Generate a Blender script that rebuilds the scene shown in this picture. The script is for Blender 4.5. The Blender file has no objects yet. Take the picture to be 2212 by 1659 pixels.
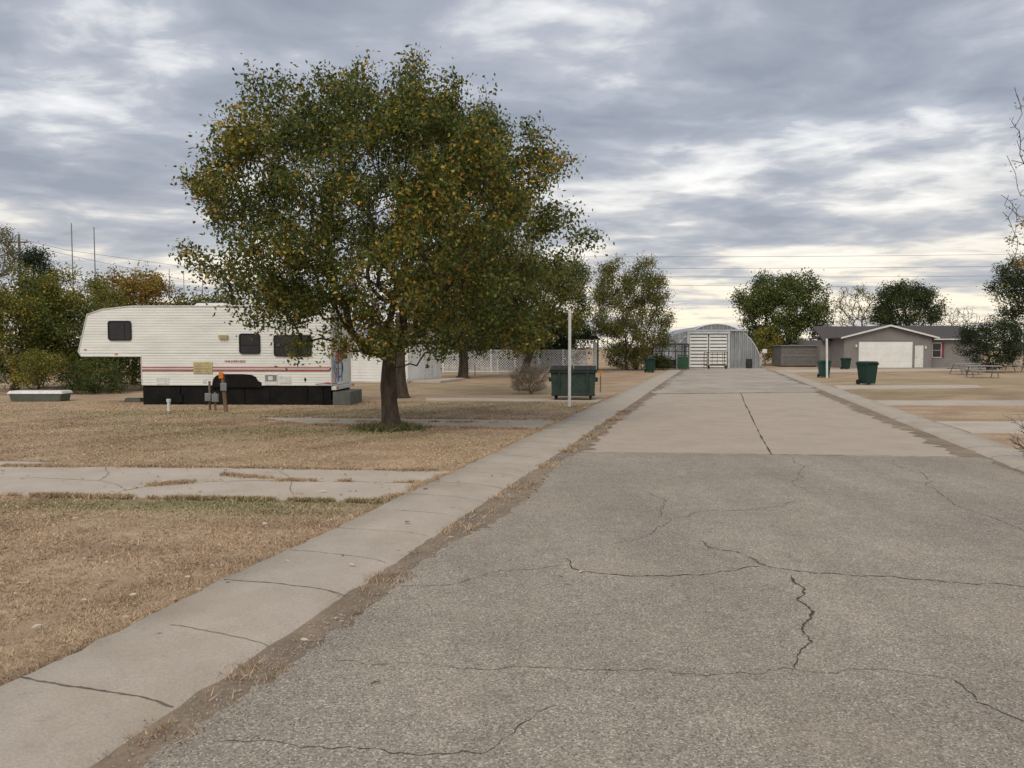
import bpy, math, random
import numpy as np
from mathutils import Vector, Matrix
random.seed(7)
rad = math.radians
H = 1.9; F = 1609.0; PITCH = rad(2.83); A = rad(15.3)
SA, CA = math.sin(A), math.cos(A)
scene = bpy.context.scene
COL = scene.collection

# ---------- surveying helpers: ground plan worked out from the photograph ----------
def G(u, v):
    c = 829.5 - v
    y = F*math.cos(PITCH) + c*math.sin(PITCH); z = -F*math.sin(PITCH) + c*math.cos(PITCH)
    t = H/-z
    return ((u-1106)*t, y*t)
def X(u, d): return (u-1106)/F*d
def Z(v, d): return H + (750-v)/F*d
def R(s, l): return (s*SA + l*CA, s*CA - l*SA)
def toR(x, y): return (x*SA + y*CA, x*CA - y*SA)

# ---------- materials ----------
def newmat(name):
    m = bpy.data.materials.new(name); m.use_nodes = True
    nt = m.node_tree; b = nt.nodes['Principled BSDF']
    return m, nt, b
def N(nt, typ, **kw):
    n = nt.nodes.new(typ)
    for k, v in kw.items(): setattr(n, k, v)
    return n
def noise(nt, scale, detail=5, rough=.6, coord='Object', stretch=None, rot=0):
    tc = N(nt, 'ShaderNodeTexCoord'); mp = N(nt, 'ShaderNodeMapping')
    if stretch: mp.inputs['Scale'].default_value = stretch
    if rot: mp.inputs['Rotation'].default_value = (0, 0, rot)
    nt.links.new(tc.outputs[coord], mp.inputs[0])
    n = N(nt, 'ShaderNodeTexNoise'); n.inputs['Scale'].default_value = scale
    n.inputs['Detail'].default_value = detail; n.inputs['Roughness'].default_value = rough
    nt.links.new(mp.outputs[0], n.inputs['Vector'])
    return n
def ramp(nt, src, stops):
    r = N(nt, 'ShaderNodeValToRGB'); e = r.color_ramp.elements
    while len(e) < len(stops): e.new(.5)
    for i, (p, c) in enumerate(stops):
        e[i].position = p
        e[i].color = (c, c, c, 1) if isinstance(c, (int, float)) else (*c, 1)
    nt.links.new(src, r.inputs[0]); return r
def mixc(nt, fac, a, b, mode='MIX'):
    m = N(nt, 'ShaderNodeMix', data_type='RGBA', blend_type=mode)
    for s, v in ((m.inputs[0], fac), (m.inputs[6], a), (m.inputs[7], b)):
        if isinstance(v, (int, float)): s.default_value = v
        elif isinstance(v, tuple): s.default_value = (*v, 1)
        else: nt.links.new(v, s)
    return m.outputs[2]
def bump(nt, b, h, strength=.3, dist=.01):
    bp = N(nt, 'ShaderNodeBump'); bp.inputs['Strength'].default_value = strength
    bp.inputs['Distance'].default_value = dist
    nt.links.new(h, bp.inputs['Height']); nt.links.new(bp.outputs[0], b.inputs['Normal'])
def mat(name, c1, c2=None, scale=4, rough=.7, metal=0, bs=.15, bd=.01, stretch=None, bscale=None, spec=.35):
    m, nt, b = newmat(name)
    if c2 is None: c2 = tuple(x*.72 for x in c1)
    n = noise(nt, scale, 6, .65, stretch=stretch)
    r = ramp(nt, n.outputs[0], [(.35, c2), (.62, c1)])
    nt.links.new(r.outputs[0], b.inputs['Base Color'])
    b.inputs['Roughness'].default_value = rough; b.inputs['Metallic'].default_value = metal
    b.inputs['Specular IOR Level'].default_value = spec
    if bs:
        n2 = noise(nt, bscale or scale*8, 4, .6)
        bump(nt, b, n2.outputs[0], bs, bd)
    return m

def mat_leaf(name, rough=.55, trans=.36):
    m, nt, b = newmat(name)
    at = N(nt, 'ShaderNodeAttribute', attribute_name='Col')
    nt.links.new(at.outputs['Color'], b.inputs['Base Color'])
    b.inputs['Roughness'].default_value = rough
    b.inputs['Specular IOR Level'].default_value = .3
    tr = N(nt, 'ShaderNodeBsdfTranslucent'); nt.links.new(at.outputs['Color'], tr.inputs[0])
    mx = N(nt, 'ShaderNodeMixShader'); mx.inputs[0].default_value = trans
    nt.links.new(b.outputs[0], mx.inputs[1]); nt.links.new(tr.outputs[0], mx.inputs[2])
    nt.links.new(mx.outputs[0], nt.nodes['Material Output'].inputs[0])
    return m

def mat_asphalt(name, base=(.35, .305, .25), dirt=(.36, .29, .215), dirtamt=.35, patch=0):
    m, nt, b = newmat(name)
    big = noise(nt, .45, 5, .6); mid = noise(nt, 5, 6, .65); lane = noise(nt, 1.1, 5, .6, stretch=(1, .12, 1), rot=A)
    agg = N(nt, 'ShaderNodeTexVoronoi'); agg.inputs['Scale'].default_value = 115
    tc = N(nt, 'ShaderNodeTexCoord'); nt.links.new(tc.outputs['Object'], agg.inputs['Vector'])
    hsv = N(nt, 'ShaderNodeSeparateColor'); nt.links.new(agg.outputs['Color'], hsv.inputs[0])
    r1 = ramp(nt, hsv.outputs[0], [(0, tuple(x*.46 for x in base)), (.22, tuple(x*.76 for x in base)), (.6, base), (.86, tuple(x*1.15 for x in base)), (1, tuple(x*1.75 for x in base))])
    fine = noise(nt, 60, 4, .7)
    fr = ramp(nt, fine.outputs[0], [(.3, .74), (.7, 1.22)])
    c = mixc(nt, .8, r1.outputs[0], fr.outputs[0], 'MULTIPLY')
    mr = ramp(nt, mid.outputs[0], [(.3, .88), (.7, 1.08)])
    c = mixc(nt, 1.0, c, mr.outputs[0], 'MULTIPLY')
    br = ramp(nt, big.outputs[0], [(.3, .84), (.7, 1.1)])
    c = mixc(nt, 1.0, c, br.outputs[0], 'MULTIPLY')
    lr = ramp(nt, lane.outputs[0], [(.35, .91), (.65, 1.07)])
    c = mixc(nt, 1.0, c, lr.outputs[0], 'MULTIPLY')
    d = noise(nt, .9, 7, .7); dr = ramp(nt, d.outputs[0], [(.5, 0), (.72, dirtamt)])
    c = mixc(nt, dr.outputs[0], c, dirt)
    if patch:
        q = noise(nt, .35, 6, .65); qr = ramp(nt, q.outputs[0], [(.48, 0), (.56, patch)]); c = mixc(nt, qr.outputs[0], c, (.46, .40, .33))
    nt.links.new(c, b.inputs['Base Color']); b.inputs['Roughness'].default_value = .92
    b.inputs['Specular IOR Level'].default_value = .15
    bump(nt, b, agg.outputs['Distance'], .25, .005)
    return m
def mat_concrete(name, c1, c2, dirt, dirtamt=.5, stretch=None):
    m, nt, b = newmat(name)
    a = noise(nt, 1.3, 8, .7, stretch=stretch); fine = noise(nt, 70, 3, .7)
    r = ramp(nt, a.outputs[0], [(.3, c2), (.65, c1)])
    fr = ramp(nt, fine.outputs[0], [(.3, .80), (.7, 1.12)])
    c = mixc(nt, 1.0, r.outputs[0], fr.outputs[0], 'MULTIPLY')
    d = noise(nt, .7, 9, .72); dr = ramp(nt, d.outputs[0], [(.5, 0), (.68, dirtamt)])
    c = mixc(nt, dr.outputs[0], c, dirt)
    st = noise(nt, 4.5, 8, .8); sr = ramp(nt, st.outputs[0], [(.28, .72), (.42, 1.0)])
    c = mixc(nt, .8, c, sr.outputs[0], 'MULTIPLY')
    nt.links.new(c, b.inputs['Base Color']); b.inputs['Roughness'].default_value = .9
    b.inputs['Specular IOR Level'].default_value = .15
    bump(nt, b, fine.outputs[0], .3, .004)
    return m

M = {}
M['asphalt'] = mat_asphalt('asphalt')
M['asphalt_far'] = mat_asphalt('asphalt_far', base=(.42, .365, .305), dirtamt=.6, patch=.6)
M['conc_road'] = mat_concrete('road_concrete', (.48, .40, .325), (.41, .345, .28), (.37, .29, .215), .5)
M['conc_walk'] = mat_concrete('walk_concrete', (.49, .425, .35), (.40, .345, .28), (.35, .28, .205), .45)
M['conc_pad'] = mat_concrete('pad_concrete', (.54, .47, .39), (.44, .38, .31), (.39, .31, .225), .5)
M['dirt'] = mat_concrete('gutter_dirt', (.31, .24, .175), (.16, .125, .095), (.38, .28, .18), .7)
M['crack'] = mat('crack_dark', (.075, .065, .055), rough=.95)
M['joint'] = mat('joint_dirt', (.19, .155, .12), (.09, .075, .06), 5, .95)
M['tar'] = mat('tar', (.09, .08, .07), rough=.9)
M['leaf'] = mat_leaf('leaf')
M['grass'] = mat_leaf('grass_blade', .8, .2)
M['bark'] = mat('bark', (.10, .075, .055), (.035, .027, .02), 9, .95, bs=.9, bd=.03, stretch=(1, 1, .25), bscale=26)
M['bark_pale'] = mat('bark_pale', (.27, .22, .18), (.16, .13, .10), 9, .95, bs=.5)
M['rv_white'] = mat('rv_siding', (.80, .81, .76), (.68, .69, .64), 1.2, .5, bs=.03, stretch=(.6, .6, 3))
M['rv_roof'] = mat('rv_roof', (.72, .72, .69), rough=.6)
M['black'] = mat('black_panel', (.010, .010, .010), (.018, .016, .015), 3, .85, bs=.3, bd=.03, spec=.12)
M['blackframe'] = mat('black_frame', (.012, .012, .012), rough=.5, bs=0)
M['glass'] = mat('dark_glass', (.035, .032, .035), (.02, .018, .02), 2, .12, bs=0)
M['red'] = mat('red_stripe', (.42, .06, .06), rough=.5, bs=0)
M['cream'] = mat('cream_vent', (.58, .50, .27), rough=.6)
M['grey'] = mat('grey_metal', (.24, .25, .25), rough=.55, metal=.1)
M['greybox'] = mat('grey_box', (.13, .14, .12), rough=.8)
M['blue'] = mat('blue_hose', (.05, .18, .5), rough=.4, bs=0)
M['redhose'] = mat('red_hose', (.4, .03, .03), rough=.4, bs=0)
M['orange'] = mat('orange_tag', (.75, .22, .02), rough=.6, bs=0)
M['wood'] = mat('weathered_wood', (.23, .15, .10), (.12, .08, .055), 8, .9, stretch=(1, 1, .2))
M['white'] = mat('white_paint', (.74, .74, .70), (.60, .60, .56), 5, .5, bs=.05)
M['lattice'] = mat('lattice_paint', (.70, .72, .72), (.58, .60, .60), 5, .7, bs=.05)
M['house_white'] = mat('white_siding', (.80, .80, .77), (.70, .70, .66), 1.2, .6, bs=.03)
M['paleroof'] = mat('grey_shingle', (.30, .29, .28), (.20, .19, .185), 14, .95, bs=.4)
M['shingle'] = mat('brown_shingle', (.10, .088, .085), (.06, .053, .052), 14, .95, bs=.4)
M['house_grey'] = mat('taupe_siding', (.245, .225, .212), (.20, .184, .175), 1, .75, bs=.03)
M['house_brown'] = mat('brown_panel', (.165, .15, .14), (.12, .11, .10), 3, .8)
M['maroon'] = mat('maroon', (.22, .05, .07), rough=.7, bs=0)
M['galv'] = mat('galvanised', (.39, .405, .41), (.25, .265, .275), 1.6, .42, metal=.3, bs=.05, stretch=(1, 1, .3))
M['galv_light'] = mat('galvanised_trim', (.56, .58, .59), (.45, .47, .48), 2, .5, metal=.1)
M['dump'] = mat('dumpster_green', (.034, .058, .045), (.020, .034, .026), 4, .5, bs=.08)
M['bin'] = mat('bin_green', (.010, .040, .030), (.007, .028, .021), 5, .5, bs=.03)
M['teal'] = mat('bin_teal', (.008, .060, .055), (.006, .042, .04), 5, .5, bs=.03)
M['rubber'] = mat('rubber', (.02, .02, .02), rough=.8, bs=0)
M['gate_green'] = mat('green_panel', (.035, .10, .05), rough=.6)
M['dark_iron'] = mat('dark_iron', (.03, .035, .035), rough=.6)
M['door_back'] = mat('door_gap', (.20, .21, .22), rough=.7)
M['rust'] = mat('rust_frame', (.12, .06, .045), rough=.8)
M['wire'] = mat('wire', (.09, .09, .10), rough=.6, bs=0)
M['polegrey'] = mat('pole_grey', (.22, .2, .18), rough=.8)
M['greytop'] = mat('weathered_top', (.42, .41, .38), (.30, .29, .27), 6, .8)

# ---------- mesh builder ----------
class MB:
    def __init__(s): s.v = []; s.f = []; s.m = []
    def face(s, pts, mi=0):
        i = len(s.v); s.v += [tuple(p) for p in pts]; s.f.append(tuple(range(i, i+len(pts)))); s.m.append(mi)
    def frustum(s, cx, cy, z0, z1, sx0, sy0, sx1=None, sy1=None, mi=0, ox=0, oy=0, rz=0):
        sx1 = sx0 if sx1 is None else sx1; sy1 = sy0 if sy1 is None else sy1
        i = len(s.v); c, n = math.cos(rz), math.sin(rz)
        for (z, sx, sy, dx, dy) in ((z0, sx0, sy0, 0, 0), (z1, sx1, sy1, ox, oy)):
            for a, b in ((-1, -1), (1, -1), (1, 1), (-1, 1)):
                px, py = a*sx/2+dx, b*sy/2+dy
                s.v.append((cx+px*c-py*n, cy+px*n+py*c, z))
        for q in ((3, 2, 1, 0), (4, 5, 6, 7), (0, 1, 5, 4), (1, 2, 6, 5), (2, 3, 7, 6), (3, 0, 4, 7)):
            s.f.append(tuple(i+k for k in q)); s.m.append(mi)
    def box(s, x0, x1, y0, y1, z0, z1, mi=0):
        s.frustum((x0+x1)/2, (y0+y1)/2, z0, z1, x1-x0, y1-y0, mi=mi)
    def tube(s, pts, r, n=8, mi=0, cap=True):
        pts = [Vector(p) for p in pts]
        if isinstance(r, (int, float)): r = [r]*len(pts)
        base = len(s.v); prev = None
        for k, p in enumerate(pts):
            d = (pts[min(k+1, len(pts)-1)] - pts[max(k-1, 0)])
            if d.length < 1e-6: d = Vector((0, 0, 1))
            d.normalize()
            ref = prev if prev is not None else (Vector((1, 0, 0)) if abs(d.x) < .8 else Vector((0, 1, 0)))
            a = (ref - d*ref.dot(d)); a.normalize(); prev = a; b = d.cross(a)
            for j in range(n):
                t = 2*math.pi*j/n; q = p + (a*math.cos(t)+b*math.sin(t))*r[k]; s.v.append(tuple(q))
        for k in range(len(pts)-1):
            for j in range(n):
                a0 = base+k*n+j; a1 = base+k*n+(j+1) % n
                s.f.append((a0, a1, a1+n, a0+n)); s.m.append(mi)
        if cap:
            s.f.append(tuple(base+j for j in range(n))[::-1]); s.m.append(mi)
            e = base+(len(pts)-1)*n
            s.f.append(tuple(e+j for j in range(n))); s.m.append(mi)
    def prism(s, prof, y0, y1, mi=0):
        n = len(prof); i = len(s.v)
        s.v += [(p[0], y0, p[1]) for p in prof]+[(p[0], y1, p[1]) for p in prof]
        s.f.append(tuple(range(i, i+n))); s.m.append(mi)
        s.f.append(tuple(range(i+n, i+2*n))[::-1]); s.m.append(mi)
        for k in range(n):
            j = (k+1) % n; s.f.append((i+k, i+n+k, i+n+j, i+j)); s.m.append(mi)
    def build(s, name, mats, parent=None, bevel=0, smooth=False, label=None):
        me = bpy.data.meshes.new(name); me.from_pydata(s.v, [], s.f)
        for m in mats: me.materials.append(M[m])
        me.polygons.foreach_set('material_index', s.m)
        if smooth: me.polygons.foreach_set('use_smooth', [True]*len(s.f))
        me.update()
        o = bpy.data.objects.new(name, me); COL.objects.link(o)
        if parent: o.parent = parent
        if bevel:
            b = o.modifiers.new('Bevel', 'BEVEL'); b.width = bevel; b.segments = 2; b.limit_method = 'ANGLE'
        if label: o['label'] = label
        return o
def boxpart(name, matn, parent, *dims, bevel=0):
    mb = MB(); mb.box(*dims); return mb.build(name, [matn], parent, bevel=bevel)

def thing(name, label, cat, x, y, rz=0, z=0, group=None):
    e = bpy.data.objects.new(name, None); e.empty_display_size = .2
    e.location = (x, y, z); e.rotation_euler = (0, 0, rz); COL.objects.link(e)
    e['label'] = label; e['category'] = cat
    if group: e['group'] = group
    return e
def tag(o, label, cat, group=None):
    o['label'] = label; o['category'] = cat
    if group: o['group'] = group
def copy_thing(src, x, y, rz, label=None):
    c = src.copy(); c.location = (x, y, src.location[2]); c.rotation_euler = (0, 0, rz)
    if label: c['label'] = label
    COL.objects.link(c)
    for ch in list(src.children):
        d = ch.copy(); d.parent = c; COL.objects.link(d)
        for g in list(ch.children):
            h = g.copy(); h.parent = d; COL.objects.link(h)
    return c

def fastmesh(name, V, Fq, cols, matname, parent=None):
    k = Fq.shape[1]; me = bpy.data.meshes.new(name)
    me.vertices.add(len(V)); me.vertices.foreach_set('co', V.astype(np.float32).ravel())
    me.loops.add(Fq.size); me.loops.foreach_set('vertex_index', Fq.astype(np.int32).ravel())
    me.polygons.add(len(Fq)); me.polygons.foreach_set('loop_start', np.arange(0, Fq.size, k, dtype=np.int32))
    me.materials.append(M[matname])
    if cols is not None:
        ca = me.color_attributes.new('Col', 'FLOAT_COLOR', 'POINT')
        c4 = np.ones((len(V), 4), np.float32); c4[:, :3] = cols; ca.data.foreach_set('color', c4.ravel())
    me.update(calc_edges=True); me.validate()
    o = bpy.data.objects.new(name, me); COL.objects.link(o)
    if parent: o.parent = parent
    return o

def pn(P, seed, scale):
    r = np.random.default_rng(seed); out = np.zeros(len(P))
    for k in range(5):
        d = r.normal(size=3); d /= np.linalg.norm(d)
        out += np.sin(P@d*scale*(1+.6*k)+r.uniform(0, 6.28))/(1+.45*k)
    return out/2.2

# ---------- trees ----------
def leaves(name, centers, size, pal, parent, seed, matname='leaf'):
    r = np.random.default_rng(seed); n = len(centers)
    d = r.normal(size=(n, 3)); d[:, 2] -= .35; d /= np.linalg.norm(d, axis=1)[:, None]
    q = r.normal(size=(n, 3)); w = np.cross(d, q); w /= np.linalg.norm(w, axis=1)[:, None]
    nn = np.cross(d, w)
    L = size*r.uniform(.65, 1.25, n)[:, None]; W = L*r.uniform(.42, .62, n)[:, None]
    c = centers
    V = np.stack([c, c+d*L*.45+w*W*.5+nn*L*.10, c+d*L, c+d*L*.45-w*W*.5+nn*L*.10], 1).reshape(-1, 3)
    Fq = np.arange(4*n).reshape(n, 4)
    cols = np.array([p[0] for p in pal]); wts = np.array([p[1] for p in pal], float)
    cl = pn(centers, seed+5, 1.6)
    x = r.uniform(size=n) + cl*.18
    cum = np.cumsum(wts)/wts.sum(); idx = np.clip(np.searchsorted(cum, np.clip(x, 0, .999)), 0, len(pal)-1)
    C = cols[idx]*r.uniform(.7, 1.35, n)[:, None]
    return fastmesh(name, V, Fq, np.repeat(C, 4, axis=0), matname, parent)

def tree(name, label, x, y, trunk_h, r0, tips, nleaf, lsize, pal, seed, spread=.16, bark='bark', lean=(0, 0), cat='tree', group=None,
         step=.35, wpath=.3, rmin=.006, leafy=None, multi=False, parts=('trunk', 'crown'), expo=.5, wpow=1.3):
    r = np.random.default_rng(seed)
    e = thing(name, label, cat, x, y, group=group)
    pos = []; par = []; plen = []
    nt_ = 7
    for k in range(nt_):
        t = k/(nt_-1)
        pos.append((lean[0]*t**1.3+.05*math.sin(t*4+seed), lean[1]*t+.04*math.cos(t*5+seed), trunk_h*t)); par.append(k-1)
        plen.append(trunk_h*t*.3)
    start = 0 if multi else nt_-3
    top = np.array(pos[-1])
    order = np.argsort(np.linalg.norm(tips-top, axis=1)*r.uniform(.9, 1.1, len(tips)))
    cap = nt_+len(tips)*14
    P = np.zeros((cap, 3)); P[:nt_] = pos; PL = np.zeros(cap); PL[:nt_] = plen
    n = nt_; PA = np.full(cap, -1); PA[:nt_] = par; tipidx = []
    for ti in order:
        tp = tips[ti]
        d = np.linalg.norm(P[start:n]-tp, axis=1); cst = d + wpath*PL[start:n] + np.where(P[start:n, 2] > tp[2]+.3, .4, 0)
        j = int(np.argmin(cst))+start; dd = d[j-start]
        m = int(min(12, max(1, round(dd/step)))); p0 = P[j].copy(); prev = j
        bow = r.normal(size=3)*dd*.05; bow[2] += dd*.07
        for k in range(1, m+1):
            t = k/m; q = p0*(1-t)+tp*t+bow*math.sin(math.pi*t)+(r.normal(size=3)*.02*dd if k < m else 0)
            P[n] = q; PA[n] = prev; PL[n] = PL[prev]+dd/m; prev = n; n += 1
            if n >= cap-1: break
        tipidx.append(prev)
        if n >= cap-14: break
    cnt = np.zeros(n)
    for t in tipidx: cnt[t] += 1
    for k in range(n-1, 0, -1): cnt[PA[k]] += cnt[k]
    tot = cnt[0]; rr = np.maximum(rmin, r0*(cnt/tot)**expo*.95)
    mb = MB()
    tr = [r0*(1.0-.28*k/(nt_-1)) for k in range(nt_)]
    pts = [P[k].copy() for k in range(nt_)]
    pts = [pts[0]+np.array([0, 0, -.05]), pts[0]+np.array([0, 0, .08]), pts[0]*.8+pts[1]*.2+np.array([0, 0, .05])]+pts[1:]
    trr = [r0*1.6, r0*1.3, r0*1.1]+tr[1:]
    trr = [q*(1+.05*math.sin(k*2.3+seed)) for k, q in enumerate(trr)]
    mb.tube(pts, trr, 14 if r0 > .1 else 7)
    ring = 5 if r0 > .1 else 4
    for k in range(nt_, n):
        j = PA[k]; ra = min(rr[j], rr[k]*1.25) if j >= nt_ else min(tr[-1]*.9, rr[k]*1.2)
        mb.tube([P[j], P[k]], [ra, rr[k]], ring if rr[k] < .05 else 8, cap=False)
    mb.build(parts[0], [bark], e, smooth=True)
    if nleaf:
        segs = np.array([k for k in range(nt_, n) if cnt[k] <= 3]); w = r.uniform(.15, 1.8, len(segs))**wpow
        if leafy is not None: w = w*leafy(P[segs])
        w = w/w.sum(); ch = r.choice(segs, nleaf, p=w); t = r.uniform(size=nleaf)[:, None]
        c = P[PA[ch]]*(1-t)+P[ch]*t + r.normal(size=(nleaf, 3))*spread*np.array([1, 1, .85])
        c = c[c[:, 2] > .05]
        leaves(parts[1], c, lsize, pal, e, seed+9)
    return e

def blob(n, cx, cy, cz, rx, ry, rz, seed, ex=2.3, hollow=.35, clump=.35, cs=1.3, rag=.13):
    r = np.random.default_rng(seed); out = []
    while len(out) < n:
        p = r.uniform(-1.2, 1.2, (n*4, 3))
        rr_ = (np.abs(p)**ex).sum(1)**(1/ex)
        q = p*np.array([rx, ry, rz]); lim = 1+rag*pn(q, seed+1, 1.5)
        k = (rr_ < lim) & (rr_ > hollow*r.uniform(size=len(p))) & (pn(q, seed+2, cs*1.5) > -clump*2+r.normal(size=len(p))*.25)
        out += list(q[k])
    return np.array(out[:n])+np.array([cx, cy, cz])

G1, G2, G3 = (.052, .078, .018), (.095, .126, .028), (.145, .168, .038)
Y1, Y2, O1 = (.29, .23, .045), (.50, .34, .055), (.38, .20, .04)
palA = [(G1, 3.6), (G2, 6), (G3, 4.2), ((.19, .175, .045), 1.7), (Y1, 1.1), (O1, 1.0), (Y2, .8)]
palB = [(G1, 2.6), (G2, 4.5), (G3, 4.2), ((.18, .17, .045), 2.6), (Y1, 1.1), (Y2, .35)]
palC = [((.12, .13, .04), 3), ((.18, .175, .055), 4), ((.23, .20, .075), 2.5), ((.09, .105, .03), 3)]
palG = [((.04, .068, .018), 3), ((.075, .112, .028), 5), ((.13, .155, .035), 3), (Y1, .8)]
palD = [((.026, .042, .02), 4), ((.042, .066, .028), 4), ((.07, .09, .032), 1)]
palY = [(G2, 2), (G3, 3), ((.19, .19, .035), 3), (Y1, 3), (Y2, 2.5)]
palO = [((.15, .12, .035), 2), ((.28, .17, .035), 3), ((.42, .24, .045), 3), ((.45, .30, .06), 1.3), (G3, 1.6)]
palW = [((.10, .14, .03), 3), ((.17, .20, .04), 4), ((.25, .25, .05), 3), (Y1, 2), (Y2, 1.2)]

# main tree
mx, my = G(842, 926)
CZ = 4.72
tp = blob(700, -.12, 0, CZ, 3.6, 2.85, 2.45, 11, ex=2.5, clump=.95, rag=.12)
tp = tp[~((tp[:, 0] < -1.2) & (tp[:, 2] < 2.75))]
r_ = np.random.default_rng(3)
sh = []
for k in range(34):
    th = r_.uniform(0, 2*math.pi); ph = r_.uniform(.1, 1.25); q = r_.uniform(1.0, 1.09)
    c0 = np.array([3.65*math.cos(th)*math.sin(ph)*q-.1, 2.85*math.sin(th)*math.sin(ph)*q, CZ+2.5*math.cos(ph)**.6*min(q, 1.05)])
    for j in range(6): sh.append(tuple(c0+r_.normal(size=3)*np.array([.22, .22, .24])))
for k in range(110):
    th = r_.uniform(0, 2*math.pi); z = r_.uniform(2.6, 6.3); q = r_.uniform(.98, 1.13)
    f = (1-min(.98, abs((z-CZ)/2.85)**2.5))**(1/2.5)
    sh.append((3.75*math.cos(th)*f*q-.05, 2.95*math.sin(th)*f*q, z))
for (u, v) in ((558, 165), (560, 195), (556, 225), (566, 250), (620, 170), (622, 200), (630, 225), (720, 175), (730, 200), (800, 145), (802, 170), (806, 200), (905, 140), (902, 160), (895, 190), (965, 180), (990, 190), (480, 300), (500, 330), (415, 385), (430, 400), (450, 410), (410, 550), (405, 545), (430, 590), (1180, 300), (1140, 270), (1200, 345), (1180, 350), (1225, 352), (1250, 470), (1285, 520), (1240, 510), (1235, 355), (680, 180), (860, 165), (1050, 200)):
    d = my+r_.uniform(-.6, .6); sh.append((X(u, d)-mx, d-my, Z(v, d)))
for k in range(150):
    q = r_.uniform(-3.3, 3.5); sh.append((q, r_.uniform(-2.3, 2.0)*(1-abs(q)/6), r_.uniform(1.85, 3.0) if q > -1.0 else r_.uniform(2.55, 3.3)))
for u, v in ((560, 700), (600, 712), (640, 770), (655, 740), (700, 690), (520, 690), (1180, 720), (1120, 740), (1080, 720), (900, 790), (940, 760), (770, 740), (760, 760), (800, 750), (820, 735), (880, 740)):
    d = my+r_.uniform(-1.2, -.2); sh.append((X(u, d)-mx, d-my, Z(v, d)))
tips = np.vstack([tp, np.array(sh)])
main_tree = tree('elm_tree', 'broad elm with green and yellowing leaves on dry lawn', mx, my, 1.95, .215, tips, 96000, .103, palA, 21, spread=.17, lean=(.03, .1), expo=.60, wpow=.8)

def T(name, label, u, vb, cu, cv, ru, rv, ry, tipsn, nleaf, ls, pal, seed, th=None, r0=.2, d=None, spread=.25, bark='bark', clump=.3, rag=.13, **kw):
    if d is None: x, y = G(u, vb)
    else: x, y = X(u, d), d
    s = y/F; cx = X(cu, y)-x; cz = Z(cv, y)
    tps = blob(tipsn, cx, 0, cz, ru*s, ry, rv*s, seed, clump=clump, rag=rag)
    tps[:, 2] = np.maximum(tps[:, 2], .15)
    return tree(name, label, x, y, th if th else max(.8, (cz-rv*s)*1.05), r0, tps, nleaf, ls, pal, seed+3, spread=spread, bark=bark, **kw)
T('elm_tree', 'tall olive elm standing behind the broad elm', 866, 859, 985, 465, 150, 228, 3.0, 460, 44000, .12, palB, 31, th=3.2, r0=.24, spread=.24, clump=.6, rag=.14)
T('elm_tree', 'elm with dense lower crown beside the white lattice fence', 1000, 817, 1010, 648, 115, 108, 3, 240, 24000, .16, palB, 41, th=2.4, r0=.32, spread=.32, clump=.6)
T('elm_tree', 'leaning elm shading the lattice fence', 1135, 806, 1165, 643, 118, 108, 3.6, 300, 34000, .17, palB, 51, th=2.4, r0=.3, spread=.34, lean=(.7, 0), clump=.6)
T('willow_tree', 'olive-green tree beside the shelter', 1352, 800, 1360, 676, 80, 108, 2.8, 380, 42000, .15, palC+[(G3, 4), (Y1, 1.5)], 61, th=1.1, r0=.14, spread=.30, clump=.8, rag=.2)
T('shrub', 'low green shrub under the olive tree', 1372, 798, 1375, 775, 65, 28, 1.2, 110, 7000, .13, palG, 62, th=.3, r0=.05, spread=.2, cat='shrub', multi=True)
T('cottonwood_tree', 'round dense green tree beyond the shed', 1690, 795, 1692, 676, 96, 84, 4.0, 330, 32000, .24, palG+[(G3, 3)], 71, th=2.2, r0=.28, d=80, spread=.42, clump=.35)
T('shrub', 'green shrub growing beside the round tree', 1652, 790, 1660, 740, 26, 38, 1.2, 70, 3500, .2, palY, 72, th=.5, r0=.06, d=76, spread=.25, cat='shrub', multi=True)
T('bare_tree', 'leafless twiggy tree behind the grey house', 1845, 790, 1845, 665, 48, 48, 2.6, 300, 3500, .16, palC, 81, th=2.5, r0=.16, d=100, spread=.3, rmin=.03)
T('cottonwood_tree', 'dark green tree rising behind the grey house roof', 1957, 790, 1957, 664, 68, 54, 3.6, 260, 22000, .24, palD+[(G3, 2), (G2, 2)], 91, th=3, r0=.25, d=96, spread=.42)
T('bare_tree', 'small leafless tree behind the house roof', 2065, 790, 2065, 695, 42, 32, 2.2, 160, 500, .16, palC, 95, th=2, r0=.12, d=100, spread=.3, rmin=.025)
T('juniper_tree', 'dark drooping juniper beside picnic tables', 2135, 803, 2142, 738, 60, 52, 2.0, 260, 19000, .12, palD+[(G1, 2)], 101, th=1.2, r0=.12, d=56, spread=.22)
T('cottonwood_tree', 'dark tree with yellow tips beyond the juniper', 2215, 800, 2222, 625, 76, 78, 3.2, 240, 17000, .2, palD+[(G2, 2), (Y1, .8)], 111, th=3, r0=.25, d=70, spread=.35)
nd = 22.0; nx = X(2350, nd)
tps = blob(420, 0, 0, 6.3, 2.5, 2.2, 3.0, 121, clump=.3)
tw = []
for (u, v) in ((2172, 200), (2190, 225), (2168, 270), (2165, 283), (2180, 300), (2190, 255), (2205, 190), (2196, 330), (2170, 352), (2185, 365), (2200, 240), (2205, 385), (2200, 300), (2185, 290), (2178, 215), (2198, 210), (2172, 262), (2176, 245), (2188, 340)):
    d = nd+r_.uniform(-.6, .6); tw.append((X(u, d)-nx, d-nd, Z(v, d)))
tree('bare_tree', 'nearly leafless tree with a few orange leaves', nx, nd, 2.6, .13, np.vstack([tps, tw]), 2600, .085, palO, 122, spread=.09, bark='bark', rmin=.008, leafy=lambda p: (p[:, 2] < 6.0)*1.0+.04, expo=.62)
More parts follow.
